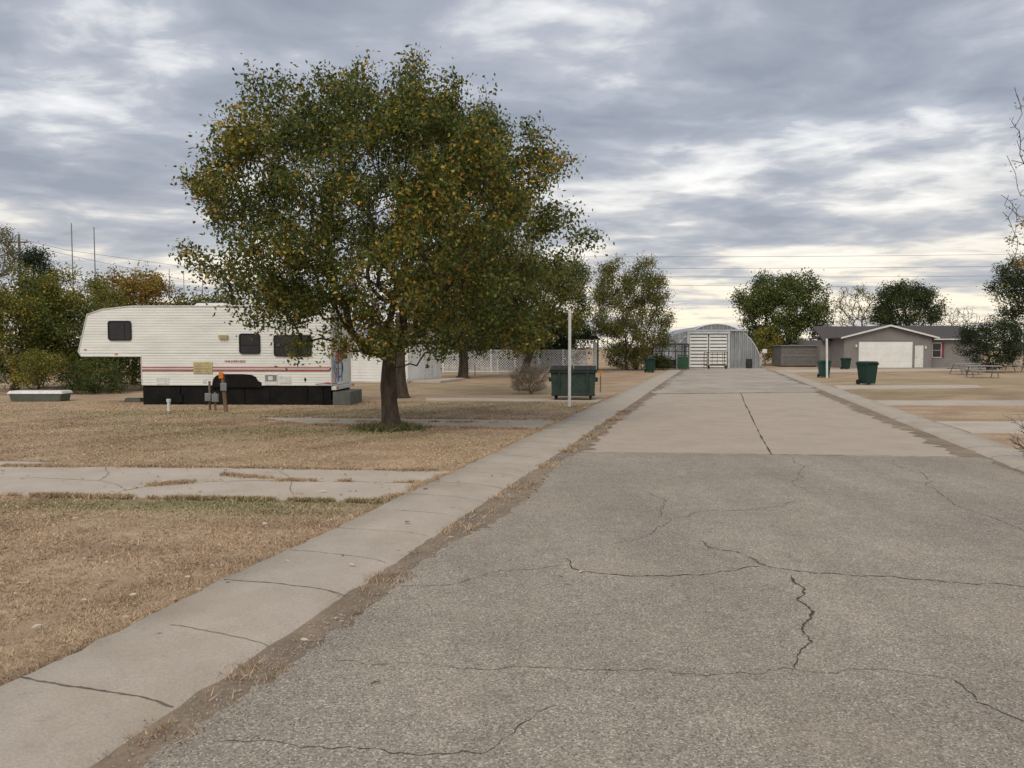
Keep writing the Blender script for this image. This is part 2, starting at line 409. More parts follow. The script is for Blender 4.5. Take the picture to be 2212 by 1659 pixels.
# left thicket
T('bare_tree', 'twiggy brown leafless tree above the thicket', 5, 850, 2, 545, 42, 56, 1.6, 220, 3500, .10, palC, 131, d=40, th=2.5, r0=.14, bark='bark_pale', rmin=.012, spread=.2)
T('shrub_tree', 'dense green overgrown tree beside the camper nose', 30, 850, 40, 700, 95, 118, 2.2, 300, 26000, .12, palG+palW, 141, d=33, th=.7, r0=.14, spread=.25, clump=.2, multi=True, cat='tree')
T('juniper_tree', 'dark pointed evergreen behind the thicket', 78, 850, 78, 640, 34, 92, 1.0, 130, 9000, .12, palD, 151, d=37, th=1, r0=.12, spread=.22, clump=.05)
T('shrub_tree', 'yellow-green overgrown tree behind the camper', 170, 850, 160, 705, 100, 108, 2.2, 300, 24000, .12, palW, 161, d=35, th=.7, r0=.14, spread=.25, clump=.2, multi=True, rag=.2)
T('shrub_tree', 'orange and yellow autumn tree behind the camper', 290, 850, 280, 655, 74, 82, 2.2, 240, 15000, .13, palO, 171, d=38, th=1.6, r0=.14, spread=.25, clump=.2, rag=.2)
T('shrub_tree', 'tangled green tree under the camper nose', 240, 850, 250, 745, 120, 95, 1.6, 240, 20000, .12, palG+[(G3, 3), (Y1, 1)], 181, d=33, th=.5, r0=.12, spread=.25, clump=.2, multi=True)
T('shrub_tree', 'green tree rising behind the camper roof', 440, 850, 440, 700, 95, 72, 2.0, 220, 13000, .14, palB, 191, d=40, th=1.2, r0=.14, spread=.25, clump=.2)
T('shrub', 'low shrub with yellow leaves at the thicket edge', 80, 846, 80, 800, 60, 42, .9, 130, 7000, .08, palY, 201, d=30, th=.25, r0=.05, spread=.14, cat='shrub', multi=True)
T('shrub', 'green shrub at the thicket edge', 200, 846, 205, 815, 75, 38, .9, 130, 7000, .08, palG, 205, d=30.5, th=.25, r0=.05, spread=.14, cat='shrub', multi=True)
T('dry_bush', 'rounded grey-brown twiggy bush beside the dumpster', 1146, 851, 1146, 815, 50, 38, .9, 520, 5000, .05, [((.30, .23, .17), 3), ((.38, .30, .22), 3), ((.20, .19, .10), 2)], 211, th=.15, r0=.03, spread=.06, cat='bush', multi=True, bark='bark_pale', wpath=.9, rmin=.006, clump=.6)
for k, (u, w) in enumerate(((970, 55), (1035, 55), (1100, 55), (1165, 55), (1230, 50))):
    T('shrub', 'dark green shrub behind the lattice fence', u, 800, u, 742, w, 54, 1.2, 130, 10000, .17, palD+[(G1, 3), (G2, 1)], 220+k, d=61, th=.4, r0=.06, spread=.34, cat='shrub', multi=True, clump=.8, group='shrubs behind the lattice fence')

# ---------- ground ----------
def spaced(n, lim, k): t = np.linspace(-1, 1, n); return lim*np.sinh(k*t)/math.sinh(k)
xs = spaced(280, 2500, 7.2); ys = np.concatenate([[-60, -30, -12, -4], 3200*(np.sinh(7.0*np.linspace(0, 1, 300))/math.sinh(7.0))])
XX, YY = np.meshgrid(xs, ys); V = np.stack([XX.ravel(), YY.ravel(), np.zeros(XX.size)], 1)
nxn, nyn = len(xs), len(ys)
ii, jj = np.meshgrid(np.arange(nxn-1), np.arange(nyn-1)); b0 = (jj*nxn+ii).ravel()
Fq = np.stack([b0, b0+1, b0+1+nxn, b0+nxn], 1)
def greenmask(Px, Py):
    g = np.zeros(len(Px))
    for u, v, rx, ry, a in ((430, 1092, 2.6, .30, 1.0), (620, 1105, 1.2, .3, .6), (590, 932, 2.4, .8, .9), (760, 935, 1.5, .7, .7), (500, 893, 6, 1.0, .7), (330, 920, 2, .8, .45), (900, 885, 3, 1.2, .5), (845, 926, .9, .6, .8), (1100, 875, 3, 2, .5),
                            (1000, 838, 5, 3, .5), (1990, 850, 6, 2, .6), (2000, 822, 7, 3, .6), (100, 1090, 1.5, .3, .45), (900, 945, 1.6, .5, .35)):
        cx, cy = G(u, v); g = np.maximum(g, a*np.exp(-(((Px-cx)/rx)**2+((Py-cy)/ry)**2)))
    return g
def litter(Px, Py):
    P3 = np.stack([Px, Py*1.5, 0*Px], 1)
    f = pn(P3, 77, 1.0)*.6+pn(P3, 78, 3.2)*.5
    g = np.clip(f*1.3+.05, 0, 1)
    for u, v, rx, ry, a in ((640, 1135, .9, .22, .9), (740, 1110, .5, .15, .8), (520, 1215, .7, .22, .7), (330, 1185, .9, .2, .6)):
        cx, cy = G(u, v); g = np.maximum(g, a*np.exp(-(((Px-cx)/rx)**2+((Py-cy)/ry)**2)))
    return g
gm = greenmask(V[:, 0], V[:, 1]); lt = litter(V[:, 0], V[:, 1])
cols = np.stack([gm, lt, gm], 1)
m, nt, b = newmat('dry_lawn')
at = N(nt, 'ShaderNodeAttribute', attribute_name='Col'); sc = N(nt, 'ShaderNodeSeparateColor'); nt.links.new(at.outputs['Color'], sc.inputs[0])
n1 = noise(nt, .8, 8, .7, stretch=(.6, 1.2, 1)); n2 = noise(nt, 9, 7, .75); n3 = noise(nt, 55, 5, .8); n4 = noise(nt, .25, 5, .6)
c = ramp(nt, n2.outputs[0], [(.30, (.30, .205, .14)), (.46, (.48, .345, .225)), (.66, (.61, .465, .32))]).outputs[0]
pr = ramp(nt, n1.outputs[0], [(.45, 0), (.62, .75)]); c = mixc(nt, pr.outputs[0], c, (.33, .225, .155))
c = mixc(nt, sc.outputs[1], c, (.33, .22, .15))
fr = ramp(nt, n3.outputs[0], [(.25, .55), (.7, 1.25)]); c = mixc(nt, 1.0, c, fr.outputs[0], 'MULTIPLY')
ad = N(nt, 'ShaderNodeMath', operation='ADD'); nt.links.new(sc.outputs[0], ad.inputs[0])
gr = ramp(nt, n4.outputs[0], [(.45, 0), (.75, .55)]); nt.links.new(gr.outputs[0], ad.inputs[1])
mu = N(nt, 'ShaderNodeMath', operation='MULTIPLY'); nt.links.new(ad.outputs[0], mu.inputs[0])
g5 = ramp(nt, n2.outputs[0], [(.3, 1.1), (.62, .45)]); nt.links.new(g5.outputs[0], mu.inputs[1]); mu.use_clamp = True
c = mixc(nt, mu.outputs[0], c, (.20, .195, .09))
nt.links.new(c, b.inputs['Base Color']); b.inputs['Roughness'].default_value = .97; b.inputs['Specular IOR Level'].default_value = .1
bump(nt, b, n3.outputs[0], .6, .02); M['lawn'] = m
g = fastmesh('ground', V, Fq, cols, 'lawn'); g['kind'] = 'structure'

# ---------- road ----------
pa, pb = G(1240, 979), G(2070, 990)
ra_, rb_ = toR(*pa), toR(*pb)
def s_end(l): return ra_[0]+(rb_[0]-ra_[0])*(l-ra_[1])/(rb_[1]-ra_[1])
pa2, pb2 = G(1400, 852), G(1740, 848); q1, q2 = toR(*pa2), toR(*pb2)
def s_end2(l): return q1[0]+(q2[0]-q1[0])*(l-q1[1])/(q2[1]-q1[1])
LL, LR = -2.36, 4.42
def sheet(name, f0, f1, z, matname, l0=LL, l1=LR, ns=160, nl=14, jit=.04, seed=1, endjit=.0):
    r = np.random.default_rng(seed); V = []; ls = np.linspace(l0, l1, nl)
    ja = np.cumsum(r.normal(size=ns))*.02; ja -= np.linspace(0, ja[-1], ns); ja = np.clip(ja, -.12, .12)+r.normal(size=ns)*jit*.5
    jb = np.roll(ja[::-1], 30)
    for k in range(ns):
        t = k/(ns-1)
        for i, l in enumerate(ls):
            s = f0(l)*(1-t)+f1(l)*t+(r.normal()*endjit if k in (0, ns-1) else 0)
            lj = l+(ja[k] if i == 0 else jb[k] if i == nl-1 else 0)
            x, y = R(s, lj); V.append((x, y, z))
    V = np.array(V); i, j = np.meshgrid(np.arange(nl-1), np.arange(ns-1)); b0 = (j*nl+i).ravel()
    o = fastmesh(name, V, np.stack([b0, b0+1, b0+1+nl, b0+nl], 1), None, matname); o['kind'] = 'structure'
    return o
gut = sheet('gutter', lambda l: -6, lambda l: 62, .005, 'dirt', -2.95, -1.9, ns=300)
gut2 = sheet('gutter', lambda l: 8, lambda l: 62, .005, 'dirt', 3.6, 4.75, ns=200, seed=2)
road = sheet('road', lambda l: -6, s_end, .018, 'asphalt', ns=260, jit=.05, seed=3, endjit=.01)
road_c = sheet('road', s_end, s_end2, .011, 'conc_road', LL+.05, LR-.32, ns=120, seed=4, jit=.16)
road_f = sheet('road', s_end2, lambda l: 69, .015, 'asphalt_far', LL-.1, LR-.1, ns=120, seed=5, jit=.35, endjit=.15)

def frac(pts, rough=.12, lv=4, seed=0):
    r = random.Random(seed); pts = [Vector((p[0], p[1], 0)) for p in pts]
    for k in range(lv):
        o = [pts[0]]
        for a, b in zip(pts[:-1], pts[1:]):
            d = b-a; L = d.length
            if L > .05:
                n = Vector((-d.y, d.x, 0)); o.append((a+b)/2+n*r.uniform(-rough, rough))
            o.append(b)
        pts = o
    return pts
def ribbon(mb, pts, w, z, seed=0):
    r = random.Random(seed+99); P = []
    for k, p in enumerate(pts):
        d = pts[min(k+1, len(pts)-1)]-pts[max(k-1, 0)]
        if d.length < 1e-6: d = Vector((1, 0, 0))
        d.normalize(); n = Vector((-d.y, d.x, 0)); ww = w*r.uniform(.2, 1.7)*.5*(.25 if k in (0, len(pts)-1) else 1)
        P.append((p+n*ww, p-n*ww))
    for (a, b), (c, d) in zip(P[:-1], P[1:]): mb.face([(a.x, a.y, z), (b.x, b.y, z), (d.x, d.y, z), (c.x, c.y, z)])
CR = [([(1215, 1208), (1235, 1232), (1255, 1240), (1330, 1246), (1440, 1250), (1540, 1244), (1640, 1228)], .010),
      ([(1515, 1172), (1545, 1190), (1600, 1200), (1640, 1222), (1760, 1243), (1900, 1250), (2040, 1262), (2300, 1276)], .009),
      ([(1710, 1250), (1722, 1300), (1745, 1345), (1755, 1395)], .016), ([(1755, 1395), (1722, 1425), (1718, 1452)], .008),
      ([(720, 1435), (900, 1440), (1100, 1447), (1400, 1450), (1700, 1450), (1900, 1453), (2060, 1475)], .0035),
      ([(2060, 1475), (2110, 1525), (2250, 1590)], .007),
      ([(470, 1610), (650, 1625), (850, 1637), (1050, 1635), (1085, 1605), (1120, 1575), (1200, 1530)], .004),
      ([(1410, 1155), (1416, 1143), (1450, 1125), (1540, 1105), (1720, 1085)], .006),
      ([(860, 1272), (1000, 1262), (1120, 1235), (1215, 1225)], .0045),
      ([(1700, 985), (1740, 1010), (1720, 1040), (1760, 1070)], .006), ([(1930, 995), (2000, 1050), (2060, 1090), (2212, 1150)], .006),
      ([(1380, 1060), (1440, 1085), (1420, 1120)], .005), ([(1320, 1180), (1390, 1165), (1410, 1155)], .004)]
mb = MB()
for k, (pts, w) in enumerate(CR): ribbon(mb, frac([G(*p) for p in pts], .14, 6, k), w, .0215, k)
o = mb.build('crack', ['crack'], road)
mb = MB()
ribbon(mb, frac([R(s_end(1.0)+.05, .97), R(s_end2(1.0)-.1, 1.0)], .004, 6, 5), .030, .0145, 4)
ribbon(mb, frac([R(s_end(.3)+3.5, -2.3), R(s_end(2)+3.4, 4.1)], .01, 6, 6), .008, .0145, 5)
ribbon(mb, frac([R(s_end(.3)+9.5, -2.3), R(s_end(2)+9.4, 4.1)], .01, 6, 6), .012, .0145, 5)
mb.build('seam', ['tar'], road_c)
mb = MB()
ribbon(mb, frac([R(s_end(LL)+.01, LL), R(s_end(LR)+.01, LR-.1)], .006, 6, 6), .030, .0225, 5)
mb.build('seam', ['tar'], road)
mb = MB()
ribbon(mb, frac([R(s_end2(LL)+.1, LL-.2), R(s_end2(LR)+.1, LR)], .03, 6, 7), .12, .0190, 5)
mb.build('seam', ['tar'], road_f)

def walk(name, prof, s0, s1, seed):
    r = np.random.default_rng(seed); S = np.arange(s0, s1, .16); V = []; n = len(prof)
    w = np.cumsum(r.normal(size=len(S)))*.008; w -= np.linspace(0, w[-1], len(S))
    for k, s in enumerate(S):
        for i, (l, z) in enumerate(prof):
            j = r.normal()*.013 if i in (0, 1, n-2, n-1) else 0
            x, y = R(s, l+j+w[k]*.5); V.append((x, y, z+(.006*math.sin(s*2.1+l)) if z > .01 else z))
    V = np.array(V); i, j = np.meshgrid(np.arange(n-1), np.arange(len(S)-1)); b0 = (j*n+i).ravel()
    o = fastmesh(name, V, np.stack([b0, b0+n, b0+1+n, b0+1], 1), None, 'conc_walk'); o['kind'] = 'structure'
    o.data.polygons.foreach_set('use_smooth', [True]*len(o.data.polygons))
    return o
PL_ = [(-3.74, 0), (-3.73, .06), (-3.3, .058), (-2.98, .05), (-2.84, .038), (-2.76, .022), (-2.70, .002)]
wl = walk('pavement', PL_, -6, 62, 1)
PR_ = [(4.52, .002), (4.58, .03), (4.68, .055), (4.8, .06), (5.25, .06), (5.27, 0)]
wr = walk('pavement', PR_, 5, 64, 2)
def zprof(prof, l): return float(np.interp(l, [p[0] for p in prof], [p[1] for p in prof]))
def joints(parent, prof, s0, s1, st, w, seed):
    mb = MB(); r = random.Random(seed); s = s0
    while s < s1:
        ph = r.uniform(-.06, .06); ww = w*r.uniform(.3, 1.4); off = 0; pr = None; a0 = r.choice([0, 0, 0, 8]); NN = 34
        for k in range(a0, NN+1):
            l = prof[1][0]+(prof[-1][0]-prof[1][0])*k/NN if prof[0][0] < 0 else prof[0][0]+(prof[-2][0]-prof[0][0])*k/NN
            off += r.uniform(-.006, .006); wk = ww*r.uniform(.4, 1.3)
            ss = s+ph*(k/NN)**2+off; z = zprof(prof, l)+.006*math.sin(s*2.1+l)+.0035
            a = R(ss-wk/2, l); b = R(ss+wk/2, l)
            if pr: mb.face([(*pr[0], pr[2]), (*a, z), (*b, z), (*pr[1], pr[2])])
            pr = (a, b, z)
        s += st*r.choice([1, 1, 1, 1.0, .97])
    mb.build('joint', ['joint'], parent)
joints(wl, PL_, 2.3, 45, .9, .011, 3); joints(wr, PR_, 6, 45, 1.2, .012, 4)

PADS = [[(-700, 1010), (0, 1010), (250, 1010), (450, 1012), (700, 1016), (1002, 1021), (872, 1084), (640, 1083), (400, 1078), (180, 1074), (0, 1070), (-700, 1066)],
        [(-700, 985), (0, 998), (110, 1001), (60, 1006), (-700, 1003)],
        [(560, 902), (900, 905), (1225, 908), (1200, 927), (960, 922), (680, 917)],
        [(920, 860), (1345, 863), (1330, 869), (920, 866)],
        [(1800, 833), (2110, 832), (2125, 838), (1812, 841)], [(1880, 866), (2400, 866), (2400, 876), (1915, 876)],
        [(2020, 911), (2500, 911), (2500, 940), (2098, 936)], [(1690, 799), (2080, 797), (2080, 801), (1700, 805)]]
PADG = []
for k, pts in enumerate(PADS):
    gp = [G(*p) for p in pts]
    f = frac(gp+[gp[0]], .016, 5, k)[:-1]; P = [(p.x, p.y) for p in f]; PADG.append(gp)
    mb = MB(); i = len(P)
    mb.v = [(x, y, .014) for x, y in P]+[(x, y, -.01) for x, y in P]
    ar = sum(P[a][0]*P[(a+1) % i][1]-P[(a+1) % i][0]*P[a][1] for a in range(i))
    mb.f = [tuple(range(i)) if ar > 0 else tuple(range(i))[::-1]]; mb.m = [0]
    for a in range(i): bq = (a+1) % i; mb.f.append((a, bq, bq+i, a+i)); mb.m.append(0)
    o = mb.build('paved_pad', ['conc_pad'], None); o['kind'] = 'structure'
    if k == 0:
        mb = MB()
        for q, (pp, w) in enumerate((([(600, 1016), (630, 1083)], .008), ([(270, 1062), (330, 1050), (450, 1042), (600, 1041), (780, 1043), (920, 1046)], .012), ([(230, 1010), (215, 1040), (270, 1062), (240, 1075)], .008), ([(-300, 1030), (60, 1034), (215, 1040)], .008))):
            ribbon(mb, frac([G(*p) for p in pp], .06, 5, q), w, .0175, q)
        mb.build('crack', ['joint'], o)
def pip(px, py, poly):
    ins = np.zeros(len(px), bool); n = len(poly)
    for i in range(n):
        x0, y0 = poly[i]; x1, y1 = poly[(i+1) % n]
        if y0 == y1: continue
        c = ((y0 > py) != (y1 > py)) & (px < (x1-x0)*(py-y0)/(y1-y0)+x0); ins ^= c
    return ins

# ---------- grass ----------
def blades(name, px, py, h, seed, pal_t, pal_g, z=0., w=.004):
    r = np.random.default_rng(seed); n = len(px)
    th = r.uniform(0, 2*math.pi, n); hh = h*r.uniform(.4, 1.3, n); ln = hh*r.normal(size=n)*1.1; ph = r.uniform(0, 6.28, n)
    dx, dy = np.cos(th)*w, np.sin(th)*w; dist = np.sqrt(px**2+py**2); sc = np.clip(dist/5, 1, 4); dx *= sc; dy *= sc
    zz = np.full(n, z)
    V = np.stack([np.stack([px-dx, py-dy, zz], 1), np.stack([px+dx, py+dy, zz], 1), np.stack([px+ln*np.cos(ph), py+ln*np.sin(ph), zz+hh], 1)], 1).reshape(-1, 3)
    gmk = greenmask(px, py); isg = r.uniform(size=n) < gmk*.85+.04
    lt = litter(px, py); isl = r.uniform(size=n) < lt*.75
    big = pn(np.stack([px, py, 0*px], 1), 79, 4.5)[:, None]*.10
    C = np.array(pal_t)[r.integers(len(pal_t), size=n)]
    C = np.where(isl[:, None], np.array([(.37, .25, .165), (.29, .19, .13), (.45, .315, .21)])[r.integers(3, size=n)], C)
    C = np.where(isg[:, None], np.array(pal_g)[r.integers(len(pal_g), size=n)], C)*r.uniform(.8, 1.15, n)[:, None]*(1+big)
    o = fastmesh(name, V, np.arange(3*n).reshape(n, 3), np.repeat(C, 3, axis=0), 'grass'); o['kind'] = 'stuff'
    return o
TAN = [(.60, .455, .305), (.53, .39, .25), (.67, .52, .36), (.47, .33, .215)]
GRN = [(.18, .20, .07), (.24, .245, .09), (.13, .16, .055), (.33, .30, .13)]
r_ = np.random.default_rng(5); n = 330000
d = 3.2*np.exp(r_.uniform(0, 1, n)*math.log(26/3.2)); u = r_.uniform(-250, 1300, n); px = (u-1106)/F*d; py = d
s, l = px*SA+py*CA, px*CA-py*SA
edge = -3.74+.05*pn(np.stack([s, 0*s, 0*s], 1), 61, 2.2)+.04*pn(np.stack([s, 0*s, 0*s], 1), 62, 7)
ok = l < edge+r_.normal(size=n)*.03
for pg in PADG[:4]: ok &= ~pip(px, py, pg)
cl = pn(np.stack([px, py, 0*px], 1), 4, 6); ok &= r_.uniform(size=n) < .62+.5*cl
blades('dry_grass', px[ok], py[ok], .022, 6, TAN, GRN)
TX, TY = [], []
def line_tufts(pts, n, wd, clus=.0, seed=0):
    r = np.random.default_rng(seed); P = np.array([G(*p) if len(p) == 2 else R(p[0], p[1]) for p in pts])
    L = np.linalg.norm(np.diff(P, axis=0), axis=1); cum = np.concatenate([[0], np.cumsum(L)])
    t = r.uniform(0, cum[-1], n)
    f = np.sin(t*3.1+seed)+np.sin(t*7.3+seed*2)+.8*np.sin(t*17+seed)+r.normal(size=n)*.3; keep = f > clus; wv = (wd*(.4+.5*np.clip(f-clus, 0, 2)))[keep]; t = t[keep]
    TX.append(np.interp(t, cum, P[:, 0])+r.normal(size=len(t))*wv); TY.append(np.interp(t, cum, P[:, 1])+r.normal(size=len(t))*wv)
line_tufts([(1.5, -3.76, 0), (30, -3.76, 0)], 22000, .045, -.4, 1)
line_tufts([(1.5, -2.62, 0), (22, -2.62, 0)], 9000, .06, 1.0, 2)
line_tufts([(1.5, -2.44, 0), (22, -2.44, 0)], 5500, .04, 1.0, 8)
for k, (pts, n, w) in enumerate(([[(270, 1062), (330, 1050), (410, 1044)], 1800, .05], [[(478, 1027), (530, 1032), (585, 1036)], 1100, .04], [[(600, 1040), (680, 1041)], 700, .03], [[(735, 1042), (765, 1042)], 250, .02],
        [[(855, 1044), (905, 1045)], 400, .03], [[(830, 1080), (880, 1070), (905, 1055), (975, 1030), (1030, 1010)], 4200, .06], [[(0, 1071), (400, 1079), (840, 1086)], 7000, .035],
        [[(0, 1009), (450, 1011), (950, 1019)], 6000, .04], [[(560, 902), (1200, 908)], 3500, .06], [[(680, 918), (1180, 928)], 3500, .07], [[(1020, 1010), (1220, 905)], 3000, .06], [[(700, 911), (1100, 914)], 2500, .09])):
    line_tufts(pts, n, w, -.5 if k < 5 else (.6 if k == 11 else -1), 30+k)
tx, ty = np.concatenate(TX), np.concatenate(TY)
blades('dry_grass', tx, ty, .045, 7, TAN, GRN, z=.012)
r_ = np.random.default_rng(8); n = 3200
bx = mx+r_.normal(size=n)*.30; by = my-.1+r_.normal(size=n)*.25
blades('weeds', bx, by, .14, 9, [(.12, .13, .045), (.32, .25, .14), (.20, .17, .07)], [(.09, .13, .035), (.13, .16, .05)], w=.005)
r_ = np.random.default_rng(10); n = 7000
ss = 1.2+r_.uniform(0, 1, n)**1.8*16; ll = -2.42+r_.normal(size=n)*.11-.05
gx, gy = ss*SA+ll*CA, ss*CA-ll*SA; c = np.stack([gx, gy, np.full(n, .019)], 1)
sz = r_.uniform(.003, .008, n)[:, None]
ofs = np.array([[1, 0, 0], [-.5, .87, 0], [-.5, -.87, 0], [0, 0, 1.0]])
Vg = (c[:, None, :]+ofs[None]*sz[:, :, None]+r_.normal(size=(n, 4, 3))*.0015).reshape(-1, 3)
b0 = np.arange(n)*4; Fg = np.concatenate([np.stack([b0, b0+1, b0+3], 1), np.stack([b0+1, b0+2, b0+3], 1), np.stack([b0+2, b0, b0+3], 1)])
cg = np.repeat(np.array([[.48, .42, .35]])*r_.uniform(.4, 1.2, n)[:, None], 4, axis=0)
o = fastmesh('gravel', Vg, Fg, cg, 'grass'); o['kind'] = 'stuff'
# fallen leaves (curled, pointed)
r_ = np.random.default_rng(12); n = 750
d = 4.6*np.exp(r_.uniform(0, 1, n)**.9*math.log(22/4.6)); u = r_.uniform(-60, 1150, n); lx = (u-1106)/F*d; ly = d
s, l = lx*SA+ly*CA, lx*CA-ly*SA; ok = (l < -3.75) | ((l < -2.45) & (r_.uniform(size=n) < .14))
lx, ly, l = lx[ok], ly[ok], l[ok]
ex = [G(*p) for p in ((122, 1447), (585, 1467), (725, 1343), (738, 1350), (765, 1330), (808, 1482), (1210, 1250), (1228, 1268), (1255, 1242), (290, 1312), (218, 1270), (812, 1258), (492, 1275), (405, 1253), (42, 1265), (145, 1160), (1000, 1136), (510, 1112), (740, 1215))]
lx = np.concatenate([lx, [p[0] for p in ex]]); ly = np.concatenate([ly, [p[1] for p in ex]]); l = lx*CA-ly*SA; n = len(lx)
V = []; Fl = []; Cl = []
pc = np.array([(.62, .48, .33), (.45, .30, .19), (.70, .60, .46), (.30, .18, .10)])
for k in range(n):
    th = r_.uniform(0, 6.28); c, s_ = math.cos(th), math.sin(th); q = r_.uniform(.013, .028); z0 = .062 if -3.75 < l[k] < -2.72 else .025
    h1, h2 = r_.uniform(.1, .8, 2); i = len(V); col = pc[r_.integers(4)]*r_.uniform(.7, 1.1)
    for a, b2, h in ((-1.3, 0, .1), (-.3, .65, h1), (.7, .45, h1*.8), (1.4, 0, .35), (.7, -.4, h2), (-.3, -.6, h2*.7)): V.append((lx[k]+(a*c-b2*s_)*q, ly[k]+(a*s_+b2*c)*q, z0+h*q)); Cl.append(col)
    Fl += [(i, i+1, i+2, i+3), (i, i+3, i+4, i+5)]
o = fastmesh('fallen_leaves', np.array(V), np.array(Fl), np.array(Cl), 'grass'); o['kind'] = 'stuff'

# ---------- camper ----------
cx0, cy0 = G(308, 874); cx1, cy1 = X(715, 24.35), 24.35
ang = math.atan2(cy1-cy0, cx1-cx0); Lb = math.hypot(cx1-cx0, cy1-cy0); WD = 2.4
rv = thing('fifth_wheel_camper', 'old white ribbed fifth-wheel camper with black skirting', 'camper', cx0, cy0, ang)
def xmin(z):
    if z < 1.62: return 0
    if z < 1.74: return -2.03-.07*(z-1.62)/.12
    if z < 2.97: return -2.1+.33*(z-1.74)/1.23
    if z < 3.12: return -1.77+.50*(z-2.97)/.15
    return -1.27+.8*(z-3.12)/.10
mb = MB()
zs = [.64]
while zs[-1] < 3.2: zs.append(zs[-1]+.088)
def strip(za, zb, ya, yb):
    for yy, sg in ((0, 1), (WD, -1)):
        p = [(xmin(za), yy+sg*ya, za), (Lb, yy+sg*ya, za), (Lb, yy+sg*yb, zb), (xmin(zb), yy+sg*yb, zb)]
        mb.face(p if sg > 0 else p[::-1])
for z in zs[:-1]:
    zt = min(z+.088, 3.22)
    zm = min(z+.022, zt)
    if z < 1.62 < zt:
        strip(z, 1.619, 0, -.010); strip(1.621, zt, -.010, 0); continue
    strip(z, zm, -.008, -.015); strip(zm, zt, -.015, -.008)
out = [(0, .64), (0, 1.62), (-2.03, 1.62), (-2.1, 1.74), (-1.77, 2.97), (-1.27, 3.12), (-.37, 3.22), (Lb-.05, 3.22), (Lb, 3.1), (Lb, .64)]
for a, b2 in zip(out, out[1:]+out[:1]): mb.face([(a[0], 0, a[1]), (a[0], WD, a[1]), (b2[0], WD, b2[1]), (b2[0], 0, b2[1])])
mb.build('body', ['rv_white'], rv)
mb = MB()
edge_ = [(0.0, 1.60), (-2.03, 1.60), (-2.12, 1.74), (-1.79, 2.98), (-1.28, 3.14), (-.37, 3.24), (Lb, 3.24), (Lb+.01, .66)]
for yy in (-.012, WD+.012): mb.tube([(x, yy, z) for x, z in edge_], .022, 6)
mb.tube([(0, -.012, .66), (0, -.012, 1.6)], .02, 6)
mb.build('trim', ['rv_roof'], rv)
mb = MB(); mb.prism([(-.45, 3.225), (Lb-.06, 3.225), (Lb-.2, 3.27), (-.3, 3.27)], .05, WD-.05)
roof = mb.build('roof', ['rv_roof'], rv)
mb = MB(); mb.frustum(1.95, 1.2, 3.27, 3.40, 1.2, .8, .95, .62); mb.frustum(1.5, 1.2, 3.27, 3.36, .35, .5, .3, .4)
mb.build('air_conditioner', ['rv_roof'], roof, bevel=.03)
for vx, vy in ((3.5, 1.0), (4.9, 1.4)):
    mb = MB(); mb.frustum(vx, vy, 3.27, 3.38, .5, .5, .42, .42); mb.build('roof_vent', ['rv_roof'], roof, bevel=.02)
mb = MB()
r = random.Random(2); xx = .012
while xx < Lb-.02:
    x2 = min(xx+r.uniform(.5, 1.3), Lb-.01); zt = .635-r.uniform(0, .05); mb.frustum((xx+x2)/2, .04+r.uniform(-.02, .02), r.uniform(0, .03), zt, x2-xx-.02, .02); xx = x2
mb.box(.012, Lb-.01, WD-.06, WD-.02, 0, .635); mb.box(0.012, .05, .06, WD-.06, 0, .635); mb.box(.06, Lb-.06, .12, .14, .0, .639)
mb.box(.75, 1.35, -.02, .005, .08, .34)
mb.build('skirt', ['black'], rv)
mb = MB(); prof = [(2.36, .58), (4.02, .58), (4.02, .74), (3.90, .80), (3.84, .92), (3.7, .99), (3.4, 1.02), (2.72, 1.02), (2.52, .97), (2.42, .87), (2.38, .74)]; mb.prism(prof, -.03, .03); mb.build('wheel_arch', ['black'], rv)
def window(x0, x1, z0, z1, blind=False):
    fr = MB(); cxm, czm = (x0+x1)/2, (z0+z1)/2; hw, hh = (x1-x0)/2, (z1-z0)/2; rr = .09
    def rrp(hw, hh, r):
        o = []
        for (sx, sz, a0) in ((1, 1, 0), (-1, 1, 90), (-1, -1, 180), (1, -1, 270)):
            for k in range(5): t = rad(a0+k*22.5); o.append((cxm+sx*(hw-r)+r*math.cos(t), czm+sz*(hh-r)+r*math.sin(t)))
        return o
    P0, P1 = rrp(hw, hh, rr), rrp(hw-.04, hh-.04, rr-.03); n = len(P0)
    for k in range(n):
        j = (k+1) % n
        fr.face([(P0[k][0], -.05, P0[k][1]), (P0[j][0], -.05, P0[j][1]), (P1[j][0], -.05, P1[j][1]), (P1[k][0], -.05, P1[k][1])][::-1])
        fr.face([(P0[k][0], 0, P0[k][1]), (P0[j][0], 0, P0[j][1]), (P0[j][0], -.05, P0[j][1]), (P0[k][0], -.05, P0[k][1])][::-1])
        fr.face([(P1[k][0], -.05, P1[k][1]), (P1[j][0], -.05, P1[j][1]), (P1[j][0], -.03, P1[j][1]), (P1[k][0], -.03, P1[k][1])][::-1])
    wo = fr.build('window', ['blackframe'], rv)
    gl = MB(); gl.face([(p[0], -.034, p[1]) for p in P1][::-1])
    gl.build('pane', ['glass'], wo)
    if blind: boxpart('mullion', 'blackframe', wo, x0+(x1-x0)*.7, x0+(x1-x0)*.7+.015, -.042, -.036, z0+.05, z1-.05)
    else: boxpart('mullion', 'blackframe', wo, x0+.05, x1-.05, -.045, -.036, z0+(z1-z0)*.42, z0+(z1-z0)*.42+.02)
window(-1.09, -.30, 2.12, 2.77, True); window(3.3, 4.0, 1.68, 2.35); window(4.45, 5.7, 1.6, 2.30)
mb = MB(); mb.box(1.75, 2.39, -.035, 0, 1.03, 1.42)
for k in range(7): mb.box(1.79, 2.35, -.048, -.036, 1.06+k*.05, 1.085+k*.05)
mb.build('fridge_vent', ['cream'], rv, bevel=.004)
